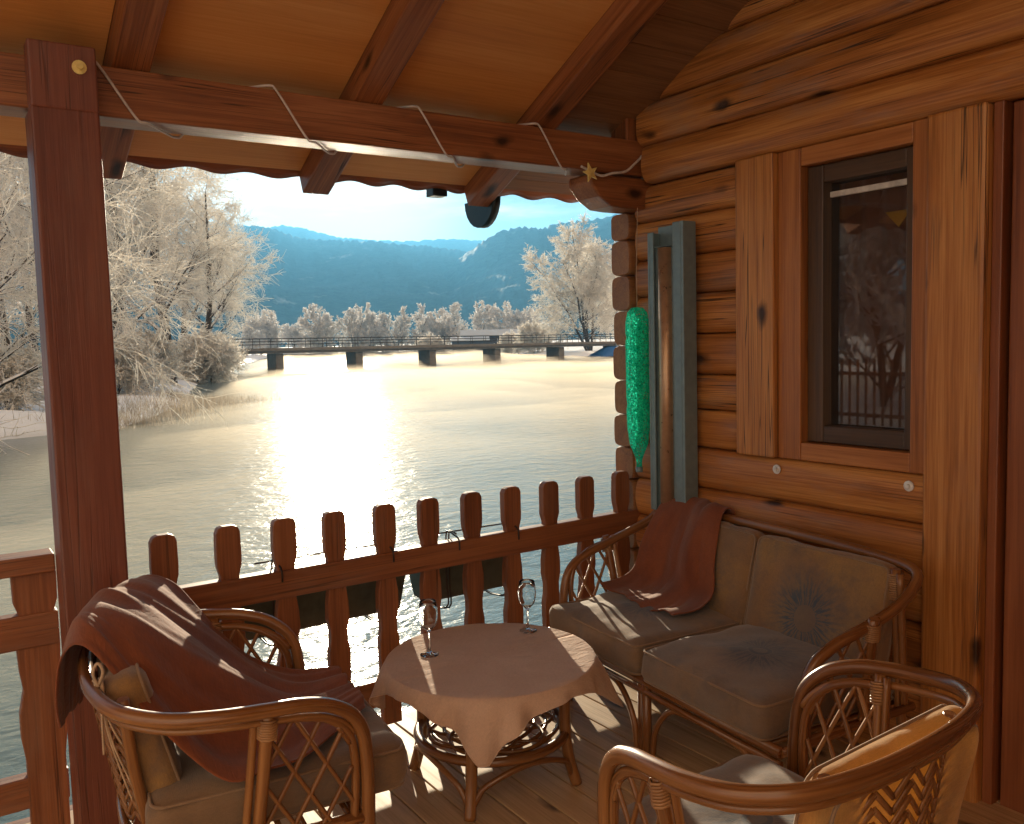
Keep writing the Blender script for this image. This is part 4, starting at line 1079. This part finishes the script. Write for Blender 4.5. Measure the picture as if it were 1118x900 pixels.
# throw on the left armchair (local +Y of the chair looks along world +X)
def chl_w(x, y, z):
    c, s_ = math.cos(R(-97.1)), math.sin(R(-97.1)); x *= 1.06; return (.718 + x * c - y * s_, 2.522 + x * s_ + y * c, z)
cs = []
prof = [(-.475, .55), (-.47, .66), (-.445, .79), (-.385, .862), (-.27, .838), (-.14, .755), (-.02, .655), (.10, .565), (.22, .512), (.37, .495)]
for k, (y, z) in enumerate(prof):
    xa = [-.28, -.34, -.42, -.45, -.44, -.42, -.39, -.34, -.29, -.27][k]; xb = [-.10, -.06, -.02, .08, .24, .31, .32, .30, .20, .04][k]
    row = []
    for f in (0, .17, .33, .5, .67, .83, 1):
        x = xa + (xb - xa) * f; bend = .85 * x * x * (1, 1, 1, 1, .9, .6, .3, 0, 0, 0)[k]
        dz_ = (0, 0, 0, .25, .75, .85, .6, .3, 0, 0)[k] * max(0, x + .02); z_ = max(z - dz_, .505) if k > 2 else z
        row.append(chl_w(x, y + bend, z_ + .02 * math.sin(f * PI) * (1 if 1 < k < 5 else .3) + .006 * math.sin(f * 14 + k)))
    cs.append(row)
throw('throw_blanket', 'rust throw draped over the back of the left armchair', cs, seed=12, amp=.016)

# table
TX, TY, TR, TZ = 1.668, 2.65, .375, .450
tb = thing('rattan_table', 'round rattan table with a coiled lower shelf under the cloth', 'table', (TX, TY, 0), R(42))
b = MB(); b.lathe([(0, TZ - .035), (TR - .03, TZ - .035), (TR - .008, TZ - .028), (TR - .004, TZ - .018), (TR - .012, TZ - .008), (TR - .03, TZ - .006), (0, TZ - .006)], 48); b.build('tabletop', M['cane'], tb)
for k in range(4):
    a = k * PI / 2; c, s_ = math.cos(a), math.sin(a)
    b = MB()
    b.tube(catmull([(c * r_, s_ * r_, z) for r_, z in ((.310, 0), (.285, .09), (.272, .185), (.272, .29), (.285, .42))], 5), .021, n=10); b.build('leg', M['cane'], tb)
    a2 = a + PI / 2; b = MB(); pts = []
    for i in range(13):
        f = i / 12; aa = a + PI / 2 * f; r_ = .295 - .03 * math.sin(PI * f); pts.append((r_ * math.cos(aa), r_ * math.sin(aa), .02 + .135 * math.sin(PI * f) ** .45))
    b.tube(catmull(pts, 2), .011, n=8); b.build('brace', M['cane'], tb)
b = MB(); b.tube([(.272 * math.cos(a), .272 * math.sin(a), .185) for a in np.linspace(0, 2 * PI, 49)[:-1]], .018, n=8, closed=True)
b.tube([(.28 * math.cos(a), .28 * math.sin(a), .405) for a in np.linspace(0, 2 * PI, 49)[:-1]], .012, n=8, closed=True); b.build('ring', M['cane'], tb)
b = MB(); pts = []
for k in range(5 * 32 + 1):
    a = k / 32 * 2 * PI; r_ = .035 + .215 * k / 160; pts.append((r_ * math.cos(a), r_ * math.sin(a) * 1.0, .193 + .006 * math.sin(a * 3)))
b.tube(pts, .0075, n=6)
for k in range(8):
    a0 = k * PI / 4
    b.tube([(.125 * math.cos(a0) + .12 * math.cos(a), .125 * math.sin(a0) + .12 * math.sin(a), .202 + .004 * math.cos(a)) for a in np.linspace(0, 2 * PI, 21)[:-1]], .0065, n=6, closed=True)
b.build('coil_shelf', M['cane'], tb)
# tablecloth: a square cloth over the round top
b = MB(); rows, uv = [], []; NA = 180; HS = .425; PH = R(-126)
rr_in = list(np.linspace(0, TR, 12)); 
for i in range(34):
    row, ur = [], []
    for k in range(NA + 1):
        a = 2 * PI * k / NA; d = (a - PH + PI / 4) % (PI / 2) - PI / 4      # angle from the nearest corner
        side = HS / max(abs(math.cos(PI / 4 - abs(d))), .2)
        side = min(side, HS * 1.36)
        if i < 14: s_ = TR * i / 13
        else: s_ = TR + (side - TR) * (i - 13) / 20
        hang = max(0, s_ - TR)
        fl = .20 * hang + .018 * (1 - math.exp(-hang / .02)) + .13 * hang * math.sin(a * 16 + .6 + math.sin(a * 3)) * min(1, hang / .06) + .09 * hang * math.sin(a * 9 + 2) + .05 * hang * math.sin(a * 29 + 1)
        rad = min(s_, TR) + fl
        z = TZ + .002 - max(0, hang - .006) * .955 + (.0015 * noise.noise(Vector((s_ * 22 * math.cos(a), s_ * 22 * math.sin(a), 3))) if hang == 0 else 0)
        if hang == 0: z += .0025 * noise.noise(Vector((rad * math.cos(a) * 6, rad * math.sin(a) * 30, 1)))
        row.append((TX + rad * math.cos(a), TY + rad * math.sin(a), z)); ur.append((s_ * math.cos(a), s_ * math.sin(a), 0))
    rows.append(row); uv.append(ur)
b.grid(rows, uv=uv)
hem_pts = rows[-1][:-1]
tc_ = tag(b.build('tablecloth', M['cloth'], solid=.002), 'salmon square tablecloth hanging over the round rattan table', 'tablecloth')
hb_ = MB(); hb_.tube(hem_pts, .0028, n=5, closed=True); hb_.build('hem', M['cloth'], tc_)
# wine glasses
def wine_glass(x, y, label, sc=1.0):
    b = MB()
    prof = [(0, 0), (.030, .0), (.031, .0015), (.029, .003), (.012, .006), (.005, .012), (.0038, .03), (.0036, .07), (.006, .078), (.014, .086), (.024, .098), (.030, .115), (.0315, .135), (.030, .155), (.0265, .176), (.0255, .177), (.0245, .176), (.0292, .155), (.0307, .135), (.0292, .116), (.0232, .099), (.013, .088), (0, .084)]
    b.lathe([(r_ * sc, z * sc) for r_, z in prof], 32, (0, 0, 0)); o = b.build('wine_glass', M['glass']); o.location = (x, y, TZ + .0045)
    return tag(o, label, 'wine glass', 'wine glasses on the tablecloth')
wine_glass(1.498, 2.80, 'empty wine glass on the tablecloth nearer the left armchair', 1.14)
wine_glass(1.935, 2.79, 'empty wine glass on the tablecloth nearer the sofa', 1.14)

# fence on the bank left of the cabin (mirrored in the window)
fb = thing('slat_fence', 'tall thin-slatted fence on the snowy bank, mirrored in the window', 'fence', (-11, 7, -.5))
b = MB()
for k in range(60): b.box(-.012, .012, -6 + k * .2, -5.95 + k * .2, 0, 1.5, 'z')
b.build('slats', M['rail'], fb)
b = MB(); b.box(.015, .05, -6, 6, .25, .33, 'y'); b.box(.015, .05, -6, 6, 1.15, 1.23, 'y'); b.build('rails', M['rail'], fb)
